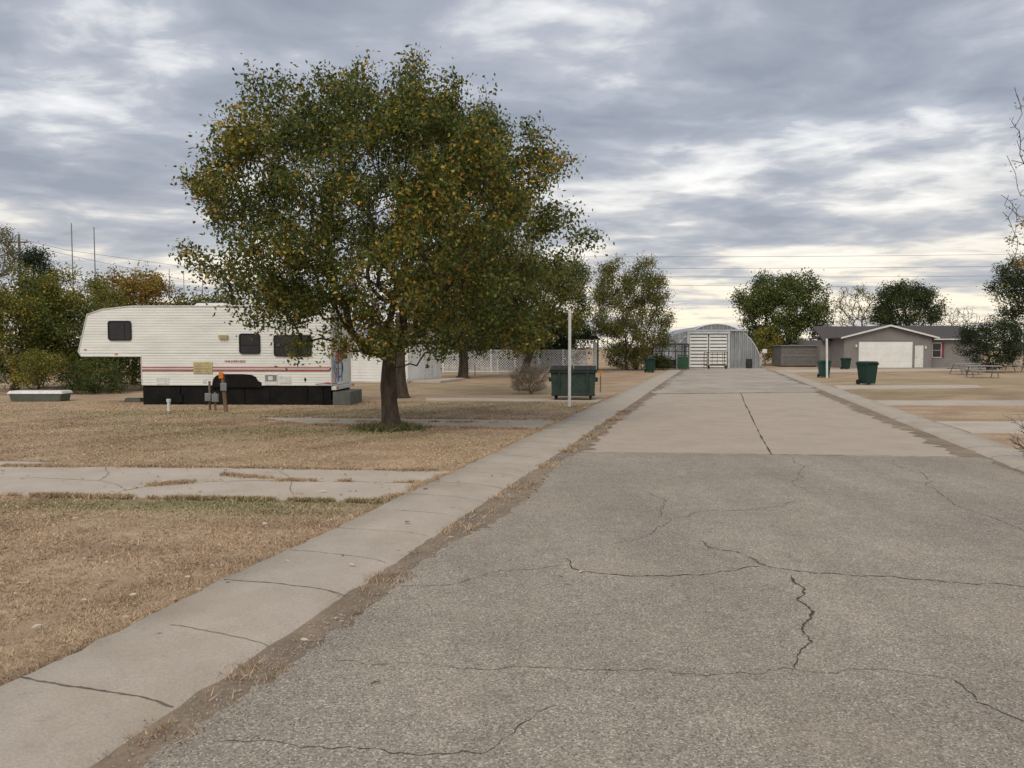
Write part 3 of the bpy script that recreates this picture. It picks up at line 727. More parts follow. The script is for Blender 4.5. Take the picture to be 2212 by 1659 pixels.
mb = MB(); mb.frustum(2.78, -.05, 2.17, 2.30, .28, .07, .30, .11); mb.build('porch_lamp', ['cream'], rv, bevel=.01)
for z0, z1 in ((1.215, 1.245), (1.125, 1.165), (1.10, 1.112)): boxpart('stripe', 'red', rv, .01, Lb-.02, -.0225, -.017, z0, z1)
mb = MB(); mb.box(4.12, 4.56, -.03, 0, .66, 1.02, 0); mb.box(4.15, 4.53, -.034, -.031, .78, .99, 1); mb.box(4.25, 4.4, -.037, -.035, .82, .95, 0); mb.build('hatch', ['white', 'grey'], rv)
for q in ((.5, .92, .68, .9), (4.62, 5.0, .70, .95), (2.05, 2.17, .72, .86)): boxpart('hatch', 'rv_roof', rv, q[0], q[1], -.028, 0, q[2], q[3], bevel=.005)
for q in ((-1.92, -1.84, 1.8, 1.84), (Lb-.21, Lb-.06, .72, .76), (-.9, -.8, 1.66, 1.69)): boxpart('marker_lamp', 'orange', rv, q[0], q[1], -.03, -.005, q[2], q[3])
mb = MB()
for yy in (.55, .95): mb.tube([(Lb+.10, yy, .75), (Lb+.10, yy, 3.2), (Lb-.1, yy, 3.34)], .016, 6)
for k in range(8): mb.tube([(Lb+.10, .55, .9+k*.29), (Lb+.10, .95, .9+k*.29)], .014, 6)
mb.build('ladder', ['grey'], rv)
bmp = boxpart('bumper', 'white', rv, Lb+.01, Lb+.16, .0, WD, .50, .63)
for y0 in (.12, WD-.3): boxpart('tail_lamp', 'orange', bmp, Lb+.161, Lb+.17, y0, y0+.18, .53, .60)
mb = MB(); mb.box(Lb+.04, Lb+.62, .02, 1.6, 0, .44); mb.build('step_box', ['greybox'], rv, bevel=.01)
mb = MB()
mb.face([(Lb+.012, 1.1, 1.5), (Lb+.012, 2.0, 1.5), (Lb+.012, 2.0, 2.2), (Lb+.012, 1.1, 2.2)]); mb.build('rear_window', ['glass'], rv)
for col, zc, yc, rz_, xo in (('blue', 1.25, .30, .28, .16), ('redhose', 1.62, .15, .15, .20)):
    mb = MB()
    for q in range(3):
        pts = [(Lb+xo+.03*q+(rz_-.04*q)*.35*math.cos(t), yc+(rz_-.04*q)*.45*math.cos(t), zc+(rz_-.035*q)*(1.35)*math.sin(t)-.02*q) for t in np.linspace(0, 6.28, 20)]
        mb.tube(pts, .012, 6)
    mb.tube([(Lb+.14, yc, zc-.4), (Lb+.12, yc-.1, .7), (Lb-.05, -.06, .72), (Lb-.5, -.07, .69)], .014, 6)
    mb.build('hose', [col], rv)
cu = bpy.data.curves.new('txt', 'FONT'); cu.body = 'WILDERNESS'; cu.size = .17; cu.extrude = .002; cu.shear = .3
to = bpy.data.objects.new('txt', cu); COL.objects.link(to); bpy.context.view_layer.update()
me = bpy.data.meshes.new_from_object(to.evaluated_get(bpy.context.evaluated_depsgraph_get())); bpy.data.objects.remove(to)
me.materials.clear(); me.materials.append(M['red']); lo = bpy.data.objects.new('lettering', me); COL.objects.link(lo); lo.parent = rv; lo.rotation_euler = (rad(90), 0, 0); lo.location = (2.78, -.026, 1.40); lo.scale = (.72, .62, 1)

# items by the camper
x, y = G(88, 866); e = thing('storage_box', 'long low white storage box lying on the grass', 'storage box', x, y, .02)
mb = MB(); mb.frustum(0, 0, .0, .26, 1.7, .6, 1.8, .66); mb.build('body', ['greybox'], e, bevel=.02)
mb = MB(); mb.frustum(0, 0, .262, .37, 1.95, .74, 1.82, .62); mb.build('lid', ['white'], e, bevel=.03)
x, y = G(459, 886); e = thing('utility_pedestal', 'grey electrical box on short posts in dry grass', 'utility box', x, y)
boxpart('post', 'wood', e, -.10, -.05, -.03, .03, 0, .88); boxpart('post', 'wood', e, .06, .11, -.03, .03, 0, .55)
boxpart('meter_box', 'grey', e, -.18, .0, -.12, -.035, .28, .52, bevel=.01); boxpart('meter_box', 'grey', e, .03, .22, -.13, -.035, .26, .50, bevel=.01)
x, y = G(488, 889); e = thing('wooden_post', 'leaning weathered wooden post with orange tag', 'post', x, y)
mb = MB(); mb.frustum(0, 0, 0, 1.12, .09, .08, .09, .08, ox=-.08); mb.build('post', ['wood'], e)
boxpart('tag', 'orange', e, -.17, -.03, -.075, -.05, .98, 1.17, bevel=.01); boxpart('socket_box', 'grey', e, -.12, .06, -.09, -.048, .62, .85, bevel=.01)
x, y = G(365, 888); mb = MB(); mb.tube([(0, 0, 0), (0, 0, .27), (0, 0, .271), (0, 0, .36)], [.045, .045, .062, .062], 12)
o = mb.build('sewer_pipe', ['white']); o.location = (x, y, 0); tag(o, 'short white capped plastic pipe sticking up from grass', 'pipe')
x, y = G(290, 868); mb = MB(); mb.frustum(0, 0, 0, .14, .6, .3, .5, .25); o = mb.build('step_block', ['greybox'], bevel=.02); o.location = (x, y, 0); tag(o, 'low grey block beside the camper skirting', 'block')

# white shed house
hx, hy = G(880, 827)
e = thing('white_house', 'small white sided house behind the elm', 'house', hx, hy, -A)
def siding(mb, p0, p1, z0, z1, step=.11, dep=.016, mi=0):
    p0, p1 = Vector(p0), Vector(p1); d = (p1-p0).normalized(); n = Vector((d.y, -d.x)); z = z0
    while z < z1-1e-4:
        zt = min(z+step, z1); a0, a1, b0_, b1_ = p0+n*dep, p1+n*dep, p0+n*.002, p1+n*.002
        mb.face([(a0.x, a0.y, z), (a1.x, a1.y, z), (b1_.x, b1_.y, zt), (b0_.x, b0_.y, zt)], mi)
        mb.face([(b0_.x, b0_.y, z), (b1_.x, b1_.y, z), (a1.x, a1.y, z), (a0.x, a0.y, z)], mi); z = zt
mb = MB(); mb.box(-4.6, -.003, .003, 5, 0, 2.45); siding(mb, (-4.6, 0), (0, 0), .05, 2.45, .16, .02); siding(mb, (0, 0), (0, 5.0), .05, 2.45, .16, .02)
mb.face([(0, 0, 2.45), (0, 5, 2.45), (0, 2.5, 3.1)]); mb.build('wall', ['house_white'], e)
mb = MB(); mb.face([(-4.8, -.3, 2.39), (.25, -.3, 2.39), (.25, 2.5, 3.15), (-4.8, 2.5, 3.15)]); mb.face([(-4.8, 2.5, 3.15), (.25, 2.5, 3.15), (.25, 5.3, 2.39), (-4.8, 5.3, 2.39)])
mb.build('roof', ['paleroof'], e)
mb = MB(); mb.tube([(.06, -.10, 2.4), (.06, -.10, .3), (-.02, -.35, .08)], .045, 8); mb.build('downspout', ['white'], e)
dr = boxpart('door', 'white', e, .025, .06, 2.6, 3.5, .1, 2.12, bevel=.01)
mb = MB(); mb.tube([(.07, 2.72, 1.05), (.12, 2.72, 1.05)], .03, 8); mb.build('handle', ['grey'], dr)
mb = MB()
for yy in (2.5, 3.52): mb.box(.022, .075, yy, yy+.08, .08, 2.17)
mb.box(.022, .075, 2.5, 3.6, 2.172, 2.25); mb.build('door_frame', ['white'], e)
boxpart('step', 'conc_pad', e, 0.05, 1.8, .2, 4.2, 0, .12, bevel=.01)

# lattice fence
fx, fy = X(957, 56), 56; FL = X(1268, 56)-fx
e = thing('lattice_fence', 'white diagonal lattice fence with square posts', 'fence', fx, fy)
for k in range(7):
    xx = FL/6*k; boxpart('post', 'lattice', e, xx-.05, xx+.05, -.04, .06, 0, 1.75)
mb = MB(); hgt = 1.55; stp = .19
for sgn in (1, -1):
    xx = -hgt
    while xx < FL:
        a, b2 = xx, xx+hgt; za, zb = .1, .1+hgt
        x0, x1 = max(a, 0), min(b2, FL)
        if x1-x0 > .05:
            z0, z1 = za+(x0-a), za+(x1-a)
            if sgn < 0: z0, z1 = za+zb-z0, za+zb-z1
            yy = -.005 if sgn > 0 else .012
            mb.face([(x0, yy, z0-.028), (x1, yy, z1-.028), (x1, yy, z1+.028), (x0, yy, z0+.028)])
        xx += stp
mb.box(0, FL, -.02, .03, 1.65, 1.70); mb.box(0, FL, -.02, .03, .03, .1)
mb.build('lattice', ['lattice'], e)

for (u, vb, vt, w, mt, lb) in ((1075, 806, 768, .06, 'white', 'thin white stake with small plate near the fence'), (1026, 812, 787, .05, 'wood', 'short wooden stake with orange cap near the fence'),
                              (1110, 800, 775, .06, 'white', 'short white marker stake in dry grass'), (1297, 848, 800, .045, 'wood', 'thin dark stake beside the dumpster')):
    x, y = G(u, vb); h = Z(vt, y)
    e = thing('marker_post', lb, 'post', x, y, group='marker stakes in the lawn')
    mb = MB(); mb.frustum(0, 0, 0, h, w, w); mb.build('post', [mt], e)
    mb = MB(); mb.box(-w*.9, w*.9, -w*.9, -w*.52, h-.22, h-.02); mb.build('plate', ['orange' if mt == 'wood' else 'grey'], e)

# ---------- dumpster ----------
x, y = G(1240, 864); y += .3
e = thing('dumpster', 'dark green wheeled metal dumpster with black lids', 'dumpster', x, y, -.10)
W2 = .80; mb = MB()
prof = [(-.55, .16), (.55, .16), (.60, 1.06), (-.52, 1.06)]
for a, b2 in zip(prof, prof[1:]+prof[:1]):
    wa = W2-.04 if a[1] < .5 else W2; wb = W2-.04 if b2[1] < .5 else W2
    mb.face([(-wa, a[0], a[1]), (wa, a[0], a[1]), (wb, b2[0], b2[1]), (-wb, b2[0], b2[1])])
for sg in (-1, 1):
    p = [(sg*(W2-.04 if q[1] < .5 else W2), q[0], q[1]) for q in prof]; mb.face(p if sg > 0 else p[::-1])
mb.build('body', ['dump'], e)
mb = MB(); mb.box(-W2-.04, W2+.04, -.60, -.525, 1.0, 1.08); mb.box(-W2-.04, W2+.04, .58, .65, 1.0, 1.08)
for sg in (-1, 1):
    mb.box(sg*W2-.03+sg*.02, sg*W2+.03+sg*.02, -.52, .58, 1.0, 1.08); mb.box(sg*(W2+.03)-.05, sg*(W2+.03)+.05, -.35, .35, .66, .80)
    mb.box(sg*.5-.03, sg*.5+.03, -.60, -.545, .2, .995)
mb.box(-W2+.02, W2-.02, -.585, -.55, .18, .26); mb.build('rim', ['dump'], e, bevel=.008)
for a, b2 in ((-.82, -.02), (.02, .82)):
    mb = MB()
    mb.face([(a, -.62, 1.10), (b2, -.62, 1.10), (b2, .62, 1.22), (a, .62, 1.22)]); mb.face([(a, -.62, 1.07), (b2, -.62, 1.07), (b2, -.62, 1.10), (a, -.62, 1.10)])
    mb.face([(a, -.62, 1.07), (a, -.62, 1.10), (a, .62, 1.22), (a, .62, 1.07)]); mb.face([(b2, -.62, 1.07), (b2, .62, 1.07), (b2, .62, 1.22), (b2, -.62, 1.10)])
    for q in range(3): mb.tube([(a+.2+q*.2, -.55, 1.115), (a+.2+q*.2, .55, 1.22)], .015, 5)
    mb.build('lid', ['rubber'], e)
for sx in (-.62, .62):
    for sy in (-.42, .42):
        mb = MB(); mb.tube([(sx-.03, sy, .08), (sx+.03, sy, .08)], .08, 12); mb.box(sx-.05, sx-.035, sy-.04, sy+.04, .08, .17); mb.box(sx+.035, sx+.05, sy-.04, sy+.04, .08, .17)
        mb.build('wheel', ['rubber'], e)

def bin_(x, y, rz, matn, label, s=1.):
    e = thing('wheelie_bin', label, 'trash bin', x, y, rz, group='wheeled trash bins along the street'); e.scale = (s, s, s)
    mb = MB(); mb.frustum(0, 0, .06, .98, .50, .52, .64, .70, oy=.02); mb.frustum(0, .02, .93, 1.0, .70, .76); mb.build('body', [matn], e, bevel=.025)
    mb = MB(); mb.frustum(0, .02, 1.003, 1.10, .72, .80, .58, .62); mb.frustum(0, -.33, 1.003, 1.05, .5, .18); mb.build('lid', [matn], e, bevel=.03)
    mb = MB(); mb.tube([(-.25, .46, .98), (.25, .46, .98)], .02, 8); mb.box(-.27, -.23, .40, .47, .95, .99); mb.box(.23, .27, .40, .47, .95, .99); mb.build('handle', [matn], e)
    for sx in (-.29, .29):
        mb = MB(); mb.tube([(sx-.03, .25, .125), (sx+.03, .25, .125)], .125, 14); mb.build('wheel', ['rubber'], e)
    return e
x, y = G(1873, 831); bin_(x, y, .25, 'bin', 'dark green wheeled bin with rounded lid on lawn', 1.08)
x, y = G(1780, 816); bin_(x, y, -.15, 'teal', 'teal green wheeled bin beside a white post')
x, y = G(1827, 798); bin_(x, y, .2, 'bin', 'dark green wheeled bin near the grey house', .9)
x, y = G(1404, 805); bin_(x, y, .15, 'bin', 'dark green wheeled bin by the street shelter')

x, y = G(1230, 878); h = Z(672, y); e = thing('white_pole', 'tall square white pole beside the dumpster', 'pole', x, y, .1)
mb = MB(); mb.frustum(0, 0, 0, h-.02, .085, .085); mb.build('post', ['white'], e, bevel=.006)
boxpart('bracket', 'grey', e, .045, .09, -.02, .02, h-.25, h-.10)
mb = MB(); mb.frustum(0, 0, h-.018, h+.02, .10, .10, .05, .05); mb.build('cap', ['white'], e)
x, y = G(1779, 816); h = Z(733, y); y -= .5; e = thing('white_pole', 'leaning white pole beside the teal bin', 'pole', x, y, .1); e.rotation_euler = (0, rad(-1.5), 0)
mb = MB(); mb.frustum(0, 0, 0, h, .10, .10); mb.build('post', ['white'], e, bevel=.006)
mb = MB(); mb.frustum(0, 0, h+.002, h+.04, .11, .11, .05, .05); mb.build('cap', ['white'], e)

# ---------- quonset ----------
qd = 68.5; qx = X(1547, qd); e = thing('quonset_hut', 'galvanised arched quonset hut with ribbed white doors', 'quonset hut', qx, qd, -A*.25)
RQ = 4.05; n = 44; mb = MB(); ny = 90; Lq = 18
for j in range(ny):
    for k in range(n+1):
        t = math.pi*k/n; rr_ = RQ+(.03 if j % 2 else -.0); mb.v.append((-rr_*math.cos(t), .1+Lq*j/(ny-1), rr_*math.sin(t)*.98))
for j in range(ny-1):
    for k in range(n): a = j*(n+1)+k; mb.f.append((a, a+1, a+n+2, a+n+1)); mb.m.append(0)
mb.build('arched_roof', ['galv'], e, smooth=True)
mb = MB(); mb.tube([(-RQ*1.0*math.cos(math.pi*k/n), .05, RQ*.99*math.sin(math.pi*k/n)) for k in range(n+1)], .06, 6)
mb.build('arch_rim', ['galv_light'], e, smooth=True)
def topz(xx):
    arc = RQ*math.sqrt(max(0, 1-(xx/RQ)**2))*.975
    return max(arc, 3.45-.25*max(0, -xx-2.4)) if xx < 2.75 and xx > -3.95 else arc
mb = MB(); N_ = 88; pv = None
for k in range(N_+1):
    xx = -4.0+8.02*k/N_; yy = -.06 if (k//2) % 2 else .08; zt = topz(xx)
    zb = 0 if (xx < -2.45 or xx > 1.0) else 3.25
    if pv: mb.face([(pv[0], pv[1], zb), (xx, yy, zb), (xx, yy, max(zt, zb)), (pv[0], pv[1], max(pv[2], zb))])
    pv = (xx, yy, zt)
mb.build('front_wall', ['galv'], e)
mb = MB(); mb.box(-2.6, 2.8, -.16, -.08, 3.40, 3.50); mb.box(-2.66, 1.2, -.17, -.10, 3.14, 3.34); mb.box(-2.66, -2.46, -.14, -.08, 0, 3.135); mb.box(1.0, 1.2, -.14, -.08, 0, 3.135); mb.build('trim', ['galv_light'], e)
boxpart('inner_wall', 'door_back', e, -2.45, 1.0, .09, .11, 0, 3.24)
for x0, x1 in ((-2.42, -.78), (-.66, .97)):
    mb = MB(); z = .06
    while z < 3.1:
        mb.box(x0, x1, -.05, -.01, z, z+.215); z += .31
    mb.box(x0, x0+.08, -.008, .05, .04, 3.12); mb.box(x1-.08, x1, -.008, .05, .04, 3.12)
    mb.build('door', ['house_white'], e)
x, y = X(1546, 65.5), 65.5; e = thing('metal_rack', 'rusty open metal rack cart before the hut doors', 'rack', x, y)
mb = MB()
for sx in (-.9, .9):
    for sy in (-.5, .5): mb.tube([(sx, sy, .1), (sx, sy, 1.5)], .03, 6)
for z in (.3, 1.45):
    for sy in (-.5, .5): mb.tube([(-.9, sy, z), (.9, sy, z)], .025, 6)
    for sx in (-.9, .9): mb.tube([(sx, -.5, z), (sx, .5, z)], .025, 6)
for sx in (-.45, 0, .45): mb.tube([(sx, -.5, .3), (sx, -.5, 1.45)], .018, 6)
mb.build('frame', ['rust'], e)
for sx in (-.75, .75):
    mb = MB(); mb.tube([(sx-.05, -.52, .16), (sx+.05, -.52, .16)], .16, 12); mb.build('wheel', ['rubber'], e)
x, y = X(1651, 70), 70; e = thing('small_sign', 'small white sign plate on a thin post', 'sign', x, y)
mb = MB(); mb.tube([(0, 0, 0), (0, 0, 1.75)], .03, 6); mb.build('post', ['grey'], e); boxpart('plate', 'white', e, -.22, .22, -.05, -.032, 1.35, 1.72)
x, y = X(1618, 67), 67; e = thing('barrel', 'dark barrel standing beside the hut wall', 'barrel', x, y)
mb = MB(); mb.tube([(0, 0, 0), (0, 0, .28), (0, 0, .3), (0, 0, .56), (0, 0, .58), (0, 0, .85)], [.28, .28, .295, .295, .28, .28], 16); mb.build('drum', ['dark_iron'], e)

e = thing('storage_shed', 'low flat-roofed brown storage shed', 'shed', X(1731, 72), 72, -.05)
mb = MB(); mb.box(-1.95, 1.95, 0, 3, .12, 2.0)
siding(mb, (-1.95, -.002), (1.95, -.002), .12, 2.0, .24, .02); mb.build('wall', ['house_brown'], e)
boxpart('roof', 'grey', e, -2.05, 2.05, -.15, 3.1, 2.0, 2.10); boxpart('trim', 'grey', e, -1.97, 1.97, -.05, -.022, 1.02, 1.09)

# ---------- grey house ----------
hd = 68.0; e = thing('grey_house', 'taupe ranch house with gabled garage and white door', 'house', X(1917, hd), hd)
wg = 4.0; mb = MB()
mb.box(-wg, wg, .003, 6, 0, 2.85); siding(mb, (-wg, 0), (wg, 0), 0, 2.85, .14, .018)
mb.face([(-wg, 0, 2.85), (wg, 0, 2.85), (0, 0, 3.78)])
mb.box(wg+.003, wg+5.2, 1.003, 9, 0, 2.75); siding(mb, (wg, 1), (wg+5.2, 1), 0, 2.75, .14, .018)
mb.box(-wg-.9, -wg-.003, 3, 9, 0, 2.6)
mb.build('wall', ['house_grey'], e)
mb = MB(); ev = 2.78
def slab(p, th=.1):
    q = [(a, b2, c-th) for a, b2, c in p]; mb.face(p); mb.face(q[::-1])
    for k in range(4): j = (k+1) % 4; mb.face([p[k], q[k], q[j], p[j]])
slab([(-wg-.45, -.4, ev), (0, -.4, 3.93), (0, 7, 3.93), (-wg-.45, 7, ev)]); slab([(0, -.4, 3.93), (wg+.45, -.4, ev), (wg+.45, 7, ev), (0, 7, 3.93)])
slab([(wg-.3, .6, 2.70), (wg+5.5, .6, 2.70), (wg+5.5, 5, 4.0), (wg-.3, 5, 4.0)])
slab([(-wg-.9, 2.5, 2.58), (wg-.31, 2.5, 2.58), (wg-.31, 5, 3.95), (-wg-.9, 5, 3.95)])
mb.build('roof', ['shingle'], e)
for sg in (-1, 1):
    mb = MB(); p = [(0, -.42, 3.95), (sg*(wg+.47), -.42, ev+.02), (sg*(wg+.47), -.42, ev-.12), (0, -.42, 3.79)]; mb.face(p if sg < 0 else p[::-1]); mb.build('fascia', ['white'], e)
boxpart('gutter', 'white', e, wg+.5, wg+5.5, .53, .58, 2.58, 2.68)
gd = boxpart('garage_door', 'house_white', e, -2.66, 2.22, -.05, -.022, .03, 2.38)
mb = MB()
for k in range(1, 4): mb.box(-2.64, 2.2, -.056, -.051, .6*k-.012, .6*k+.012)
mb.build('panel_line', ['white'], gd)
mb = MB(); mb.box(-2.8, -2.665, -.06, -.022, 0, 2.5); mb.box(2.225, 2.36, -.06, -.022, 0, 2.5); mb.box(-2.66, 2.22, -.06, -.022, 2.385, 2.5); mb.build('garage_frame', ['house_grey'], e)
do = boxpart('door', 'white', e, 2.45, 3.22, -.05, -.022, .05, 2.05); mb = MB(); mb.tube([(2.55, -.05, 1.0), (2.55, -.1, 1.0)], .04, 8); mb.build('handle', ['grey'], do)
for x0 in (wg+.30, wg+1.45): boxpart('shutter', 'maroon', e, x0, x0+.25, .95, .98, .95, 2.3)
wo = boxpart('window', 'white', e, wg+.57, wg+1.43, .93, .98, .93, 2.32); boxpart('pane', 'glass', wo, wg+.63, wg+1.37, .915, .928, 1.0, 1.6); boxpart('pane', 'glass', wo, wg+.63, wg+1.37, .915, .928, 1.64, 2.25)
for x0, z0 in ((-2.98, 1.9), (3.35, 1.75)): boxpart('wall_lamp', 'white', e, x0, x0+.12, -.12, -.022, z0, z0+.25)

# ---------- pavilion, shelter ----------
e = thing('pavilion', 'dark open-sided flat-roofed pavilion on posts', 'pavilion', X(1258, 62), 62)
mb = MB(); mb.frustum(0, 0, 2.55, 2.85, 2.6, 2.4, 2.1, 2.0); mb.build('roof', ['dark_iron'], e); boxpart('fascia', 'white', e, -1.32, 1.32, -1.24, -1.21, 2.46, 2.56)
for sx in (-1.15, 1.15):
    for sy in (-1.1, 1.1): boxpart('post', 'dark_iron', e, sx-.06, sx+.06, sy-.06, sy+.06, 0, 2.55)
boxpart('screen', 'white', e, .75, 1.1, -1.15, -1.1, .1, 2.3)
e = thing('street_shelter', 'dark lattice shelter with green panels', 'shelter', X(1448, 64), 64, -.05)
mb = MB(); mb.frustum(0, 0, 2.05, 2.22, 3.0, 2, 2.7, 1.7); mb.build('roof', ['dark_iron'], e)
mb = MB()
for k in range(6): mb.box(-1.4+k*.55, -1.34+k*.55, -.9, -.84, 0, 2.05)
for z in (.8, 1.5, 1.9): mb.box(-1.4, 1.4, -.86, -.80, z, z+.05)
for k in range(18): mb.tube([(-1.3+k*.15, -.82, 1.5), (-1.15+k*.15, -.82, 1.9)], .012, 4)
for z in (1.0, 1.95): mb.box(-1.38, -1.34, -.84, .88, z, z+.05); mb.box(1.34, 1.38, -.84, .88, z, z+.05)
for sx in (-1.37, 1.37): mb.box(sx-.04, sx+.04, .8, .88, 0, 2.05)
mb.build('frame', ['dark_iron'], e)
boxpart('panel', 'gate_green', e, .45, 1.35, -.96, -.91, .08, 1.1, bevel=.01); boxpart('panel', 'gate_green', e, .45, 1.35, -.96, -.91, 1.15, 1.25, bevel=.01)
boxpart('back_panel', 'dark_iron', e, -1.35, .38, -.78, -.74, .1, .8)
T('shrub', 'small dark shrub beside the shelter', 1425, 797, 1425, 782, 24, 16, .6, 60, 2500, .12, palG, 240, d=62, th=.2, r0=.04, spread=.15, cat='shrub', multi=True)
e = thing('mobile_home', 'long pale mobile home behind the lattice fence', 'mobile home', X(1205, 66), 66)
mb = MB(); mb.box(-4, 1.6, 0, 3.5, .3, 2.5); siding(mb, (-4, -.002), (1.6, -.002), .3, 2.5, .2, .02); mb.build('wall', ['house_white'], e)
boxpart('roof', 'white', e, -4.1, 1.7, -.15, 3.6, 2.5, 2.66)
for x0 in (-1.8, .2): boxpart('window', 'glass', e, x0, x0+.9, -.05, -.025, 1.2, 2.0)

def ptable(x, y, rz, label):
    e = thing('picnic_table', label, 'picnic table', x, y, rz, group='picnic tables on the lawn')
    mb = MB()
    for k in range(4): mb.box(-.95, .95, -.36+k*.185, -.36+k*.185+.17, .72, .76)
    mb.build('table_top', ['greytop'], e)
    for sy in (-.72, .72): boxpart('bench', 'greytop', e, -.95, .95, sy-.13, sy+.13, .43, .47)
    for sx in (-.7, .7):
        mb = MB(); mb.tube([(sx, -.55, 0), (sx, -.2, .72)], .03, 6); mb.tube([(sx, .55, 0), (sx, .2, .72)], .03, 6); mb.tube([(sx, -.78, .41), (sx, .78, .41)], .028, 6); mb.build('leg', ['grey'], e)
    return e
x, y = G(2083, 809); t0 = ptable(x, y, .25, 'weathered grey picnic table with attached benches on lawn')
bpy.context.view_layer.update()
for u, v, rz in ((2122, 816, -.2), (2140, 804, .5), (2200, 803, .1)):
    x, y = G(u, v); copy_thing(t0, x, y, rz)

def pole(u, vt, d, r=.06, name='antenna_mast', label='thin grey mast rising above the thicket', arm=False):
    e = thing(name, label, 'pole', X(u, d), d, group='masts and poles behind the thicket'); h = Z(vt, d)
    mb = MB(); mb.tube([(0, 0, 0), (0, 0, h*.5), (0, 0, h)], [r*1.4, r*1.1, r*.8], 8); mb.build('shaft', ['polegrey'], e)
    if arm:
        boxpart('crossarm', 'wood', e, -1.0, 1.0, -.2, -.10, h-.9, h-.75)
        for q in (-.85, .0, .85):
            mb = MB(); mb.tube([(q, -.15, h-.75), (q, -.15, h-.55)], .05, 6); mb.build('insulator', ['grey'], e)
pole(163, 485, 70, .05); pole(211, 493, 70, .05); pole(370, 583, 80, .04); pole(401, 590, 80, .04); pole(441, 594, 80, .04); pole(470, 598, 80, .04)
pole(50, 508, 75, .13, 'utility_pole', 'wooden utility pole with crossarm behind trees', True)
for k, (va, vb) in enumerate(((556, 547), (580, 573), (597, 594), (612, 620))):
    d = 150; xa, xb = X(1100, d), X(2420, d); mb = MB(); pts = []
    for i in range(25):
        t = i/24; v = va+(vb-va)*t; pts.append((xa+(xb-xa)*t, d, Z(v, d)-.36*math.sin(math.pi*t)))
    mb.tube(pts, .03, 5); o = mb.build('power_cable', ['wire']); tag(o, 'thin overhead power cable crossing the sky', 'power cable', 'overhead power cables')
for k, (va, vb) in enumerate(((520, 560), (530, 590))):
    mb = MB(); mb.tube([(X(50, 75), 75, Z(va-2, 75)), (X(150, 78), 78, Z(va+22, 78)), (X(420, 90), 90, Z(vb+20, 90))], .018, 5)
    o = mb.build('power_cable', ['wire']); tag(o, 'thin cable running from the wooden utility pole', 'power cable', 'overhead power cables')

bx, by = G(2212, 1000); e = thing('fallen_branch', 'bare fallen branch lying beside the kerb', 'branch', bx, by)
mb = MB(); r = random.Random(4)
def twig(p, d, L, rr_, dep):
    q = p+d*L; q.z = max(.03, q.z); mb.tube([p, (p+q)/2+Vector((0, 0, r.uniform(0, .04))), q], [rr_, rr_*.8, rr_*.55], 5)
    if dep:
        for k in range(3):
            nd_ = (d+Vector((r.uniform(-.7, .7), r.uniform(-.7, .7), r.uniform(-.3, .6)))).normalized(); twig(p.lerp(q, r.uniform(.4, 1)), nd_, L*.6, rr_*.6, dep-1)
twig(Vector((.55, .1, .1)), Vector((-1, -.05, .25)).normalized(), .6, .013, 3); twig(Vector((.5, .0, .1)), Vector((-.8, -.2, .5)).normalized(), .5, .012, 3); twig(Vector((.5, .1, .2)), Vector((-.7, .1, .6)).normalized(), .45, .010, 3)
mb.build('twigs', ['bark'], e)

r_ = np.random.default_rng(44); n = 26000; uu = r_.uniform(1500, 2700, n)
dd = r_.uniform(330, 380, n); hz = r_.uniform(0, 1, n)*(5+2.5*np.sin(uu*.02)+1.5*np.sin(uu*.11)); c = np.stack([X(uu, dd), dd, np.maximum(hz, .1)], 1)
o = leaves('treeline', c, 1.1, [((.12, .12, .10), 2), ((.16, .14, .10), 2), ((.09, .10, .07), 1)], None, 45); o['kind'] = 'stuff'

# ---------- sky ----------
SUN_EL, SUN_AZ = rad(48), rad(205)
w = bpy.data.worlds.new('World'); scene.world = w; w.use_nodes = True; nt = w.node_tree; nt.nodes.clear()
out_ = N(nt, 'ShaderNodeOutputWorld'); sky = N(nt, 'ShaderNodeTexSky', sky_type='NISHITA'); sky.sun_disc = False; sky.sun_elevation = SUN_EL; sky.sun_rotation = SUN_AZ
bg1 = N(nt, 'ShaderNodeBackground'); bg1.inputs[1].default_value = .10; nt.links.new(sky.outputs[0], bg1.inputs[0])
tc = N(nt, 'ShaderNodeTexCoord'); sep = N(nt, 'ShaderNodeSeparateXYZ'); nt.links.new(tc.outputs['Generated'], sep.inputs[0])
def mth(op, a, b=None, clamp=False):
    n = N(nt, 'ShaderNodeMath', operation=op); n.use_clamp = clamp
    for i, v in enumerate((a, b)):
        if v is None: continue
        if isinstance(v, (int, float)): n.inputs[i].default_value = v
        else: nt.links.new(v, n.inputs[i])
    return n.outputs[0]
zc = mth('ADD', mth('MAXIMUM', sep.outputs[2], 0.0), .10)
cxy = N(nt, 'ShaderNodeCombineXYZ'); nt.links.new(mth('DIVIDE', sep.outputs[0], zc), cxy.inputs[0]); nt.links.new(mth('DIVIDE', sep.outputs[1], zc), cxy.inputs[1])
def wn(scale, det, rough, stretch, dist=0, off=(0, 0, 0)):
    mp = N(nt, 'ShaderNodeMapping'); mp.inputs['Scale'].default_value = stretch; mp.inputs['Location'].default_value = off; mp.inputs['Rotation'].default_value = (0, 0, rad(-12))
    nt.links.new(cxy.outputs[0], mp.inputs[0]); n = N(nt, 'ShaderNodeTexNoise'); n.inputs['Scale'].default_value = scale; n.inputs['Detail'].default_value = det
    n.inputs['Roughness'].default_value = rough; n.inputs['Distortion'].default_value = dist; nt.links.new(mp.outputs[0], n.inputs['Vector']); return n.outputs[0]
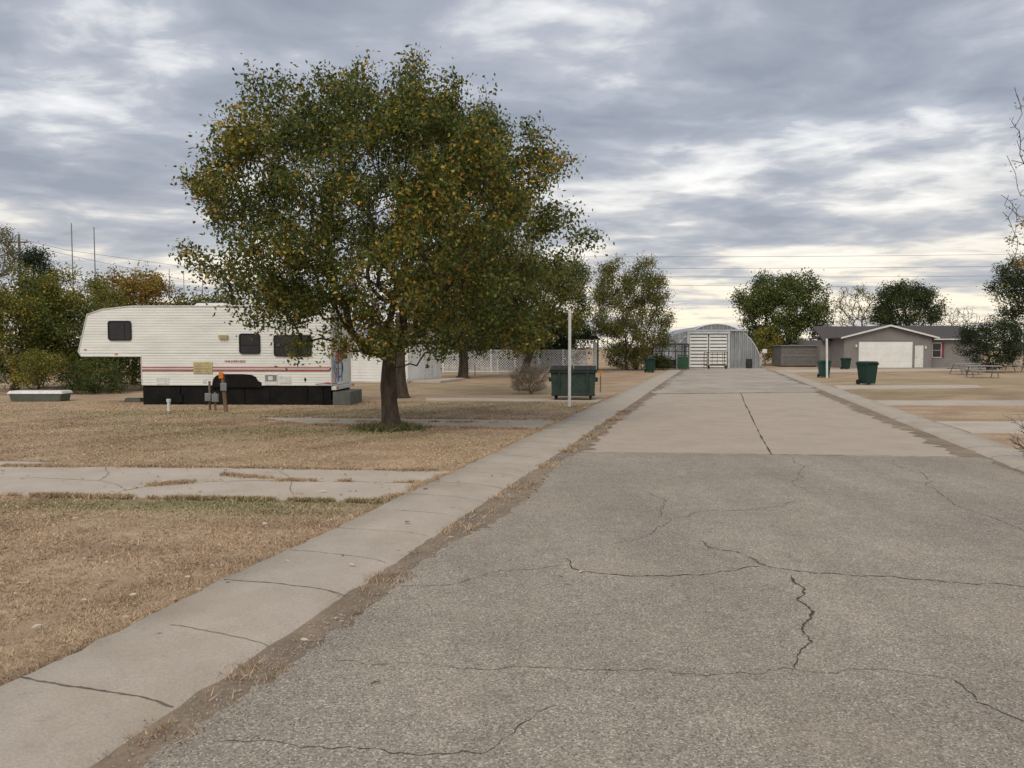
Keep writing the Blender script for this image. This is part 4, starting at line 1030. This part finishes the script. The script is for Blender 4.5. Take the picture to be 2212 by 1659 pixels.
na = wn(1.25, 8, .53, (.85, 1.0, 1), .35, (3.3, 1.2, 0)); nb = wn(4.0, 6, .55, (.85, 1.1, 1), .4, (7, 2, 0)); nc = wn(.3, 3, .5, (1, 1, 1), 0, (1.4, 5, 0))
den = mth('ADD', mth('ADD', mth('MULTIPLY', na, .62), mth('MULTIPLY', nb, .25)), mth('MULTIPLY', nc, .22))
den = mth('ADD', den, mth('MULTIPLY', sep.outputs[0], .05))
cr = ramp(nt, den, [(.44, (.27, .30, .36)), (.52, (.345, .375, .435)), (.575, (.45, .475, .53)), (.605, (.62, .635, .66)), (.66, (.86, .86, .865))])
warm = ramp(nt, sep.outputs[2], [(0.0, 1.0), (.06, .8), (.15, .25), (.26, 0)])
wc = ramp(nt, den, [(.44, (.40, .41, .44)), (.53, (.58, .56, .55)), (.60, (.98, .86, .66))])
c = mixc(nt, warm.outputs[0], cr.outputs[0], wc.outputs[0])
bg2 = N(nt, 'ShaderNodeBackground'); nt.links.new(c, bg2.inputs[0]); bg2.inputs[1].default_value = 1.2
mx_ = N(nt, 'ShaderNodeMixShader'); mx_.inputs[0].default_value = .93; nt.links.new(bg1.outputs[0], mx_.inputs[1]); nt.links.new(bg2.outputs[0], mx_.inputs[2]); nt.links.new(mx_.outputs[0], out_.inputs[0])
ld = bpy.data.lights.new('sun', 'SUN'); ld.energy = 1.9; ld.angle = rad(40); ld.color = (1, .92, .80)
lo = bpy.data.objects.new('sun', ld); COL.objects.link(lo)
dirv = Vector((math.sin(SUN_AZ)*math.cos(SUN_EL), math.cos(SUN_AZ)*math.cos(SUN_EL), math.sin(SUN_EL)))
lo.rotation_euler = dirv.to_track_quat('Z', 'Y').to_euler(); lo.location = (0, -10, 30)

cd = bpy.data.cameras.new('camera'); cd.lens = 36*F/2212; cd.sensor_width = 36; cd.clip_end = 8000; cd.clip_start = .1
co = bpy.data.objects.new('camera', cd); COL.objects.link(co); co.location = (0, 0, H); co.rotation_euler = (rad(90)-PITCH, 0, 0)
scene.camera = co
scene.view_settings.view_transform = 'Standard'; scene.view_settings.look = 'None'; scene.view_settings.exposure = 0
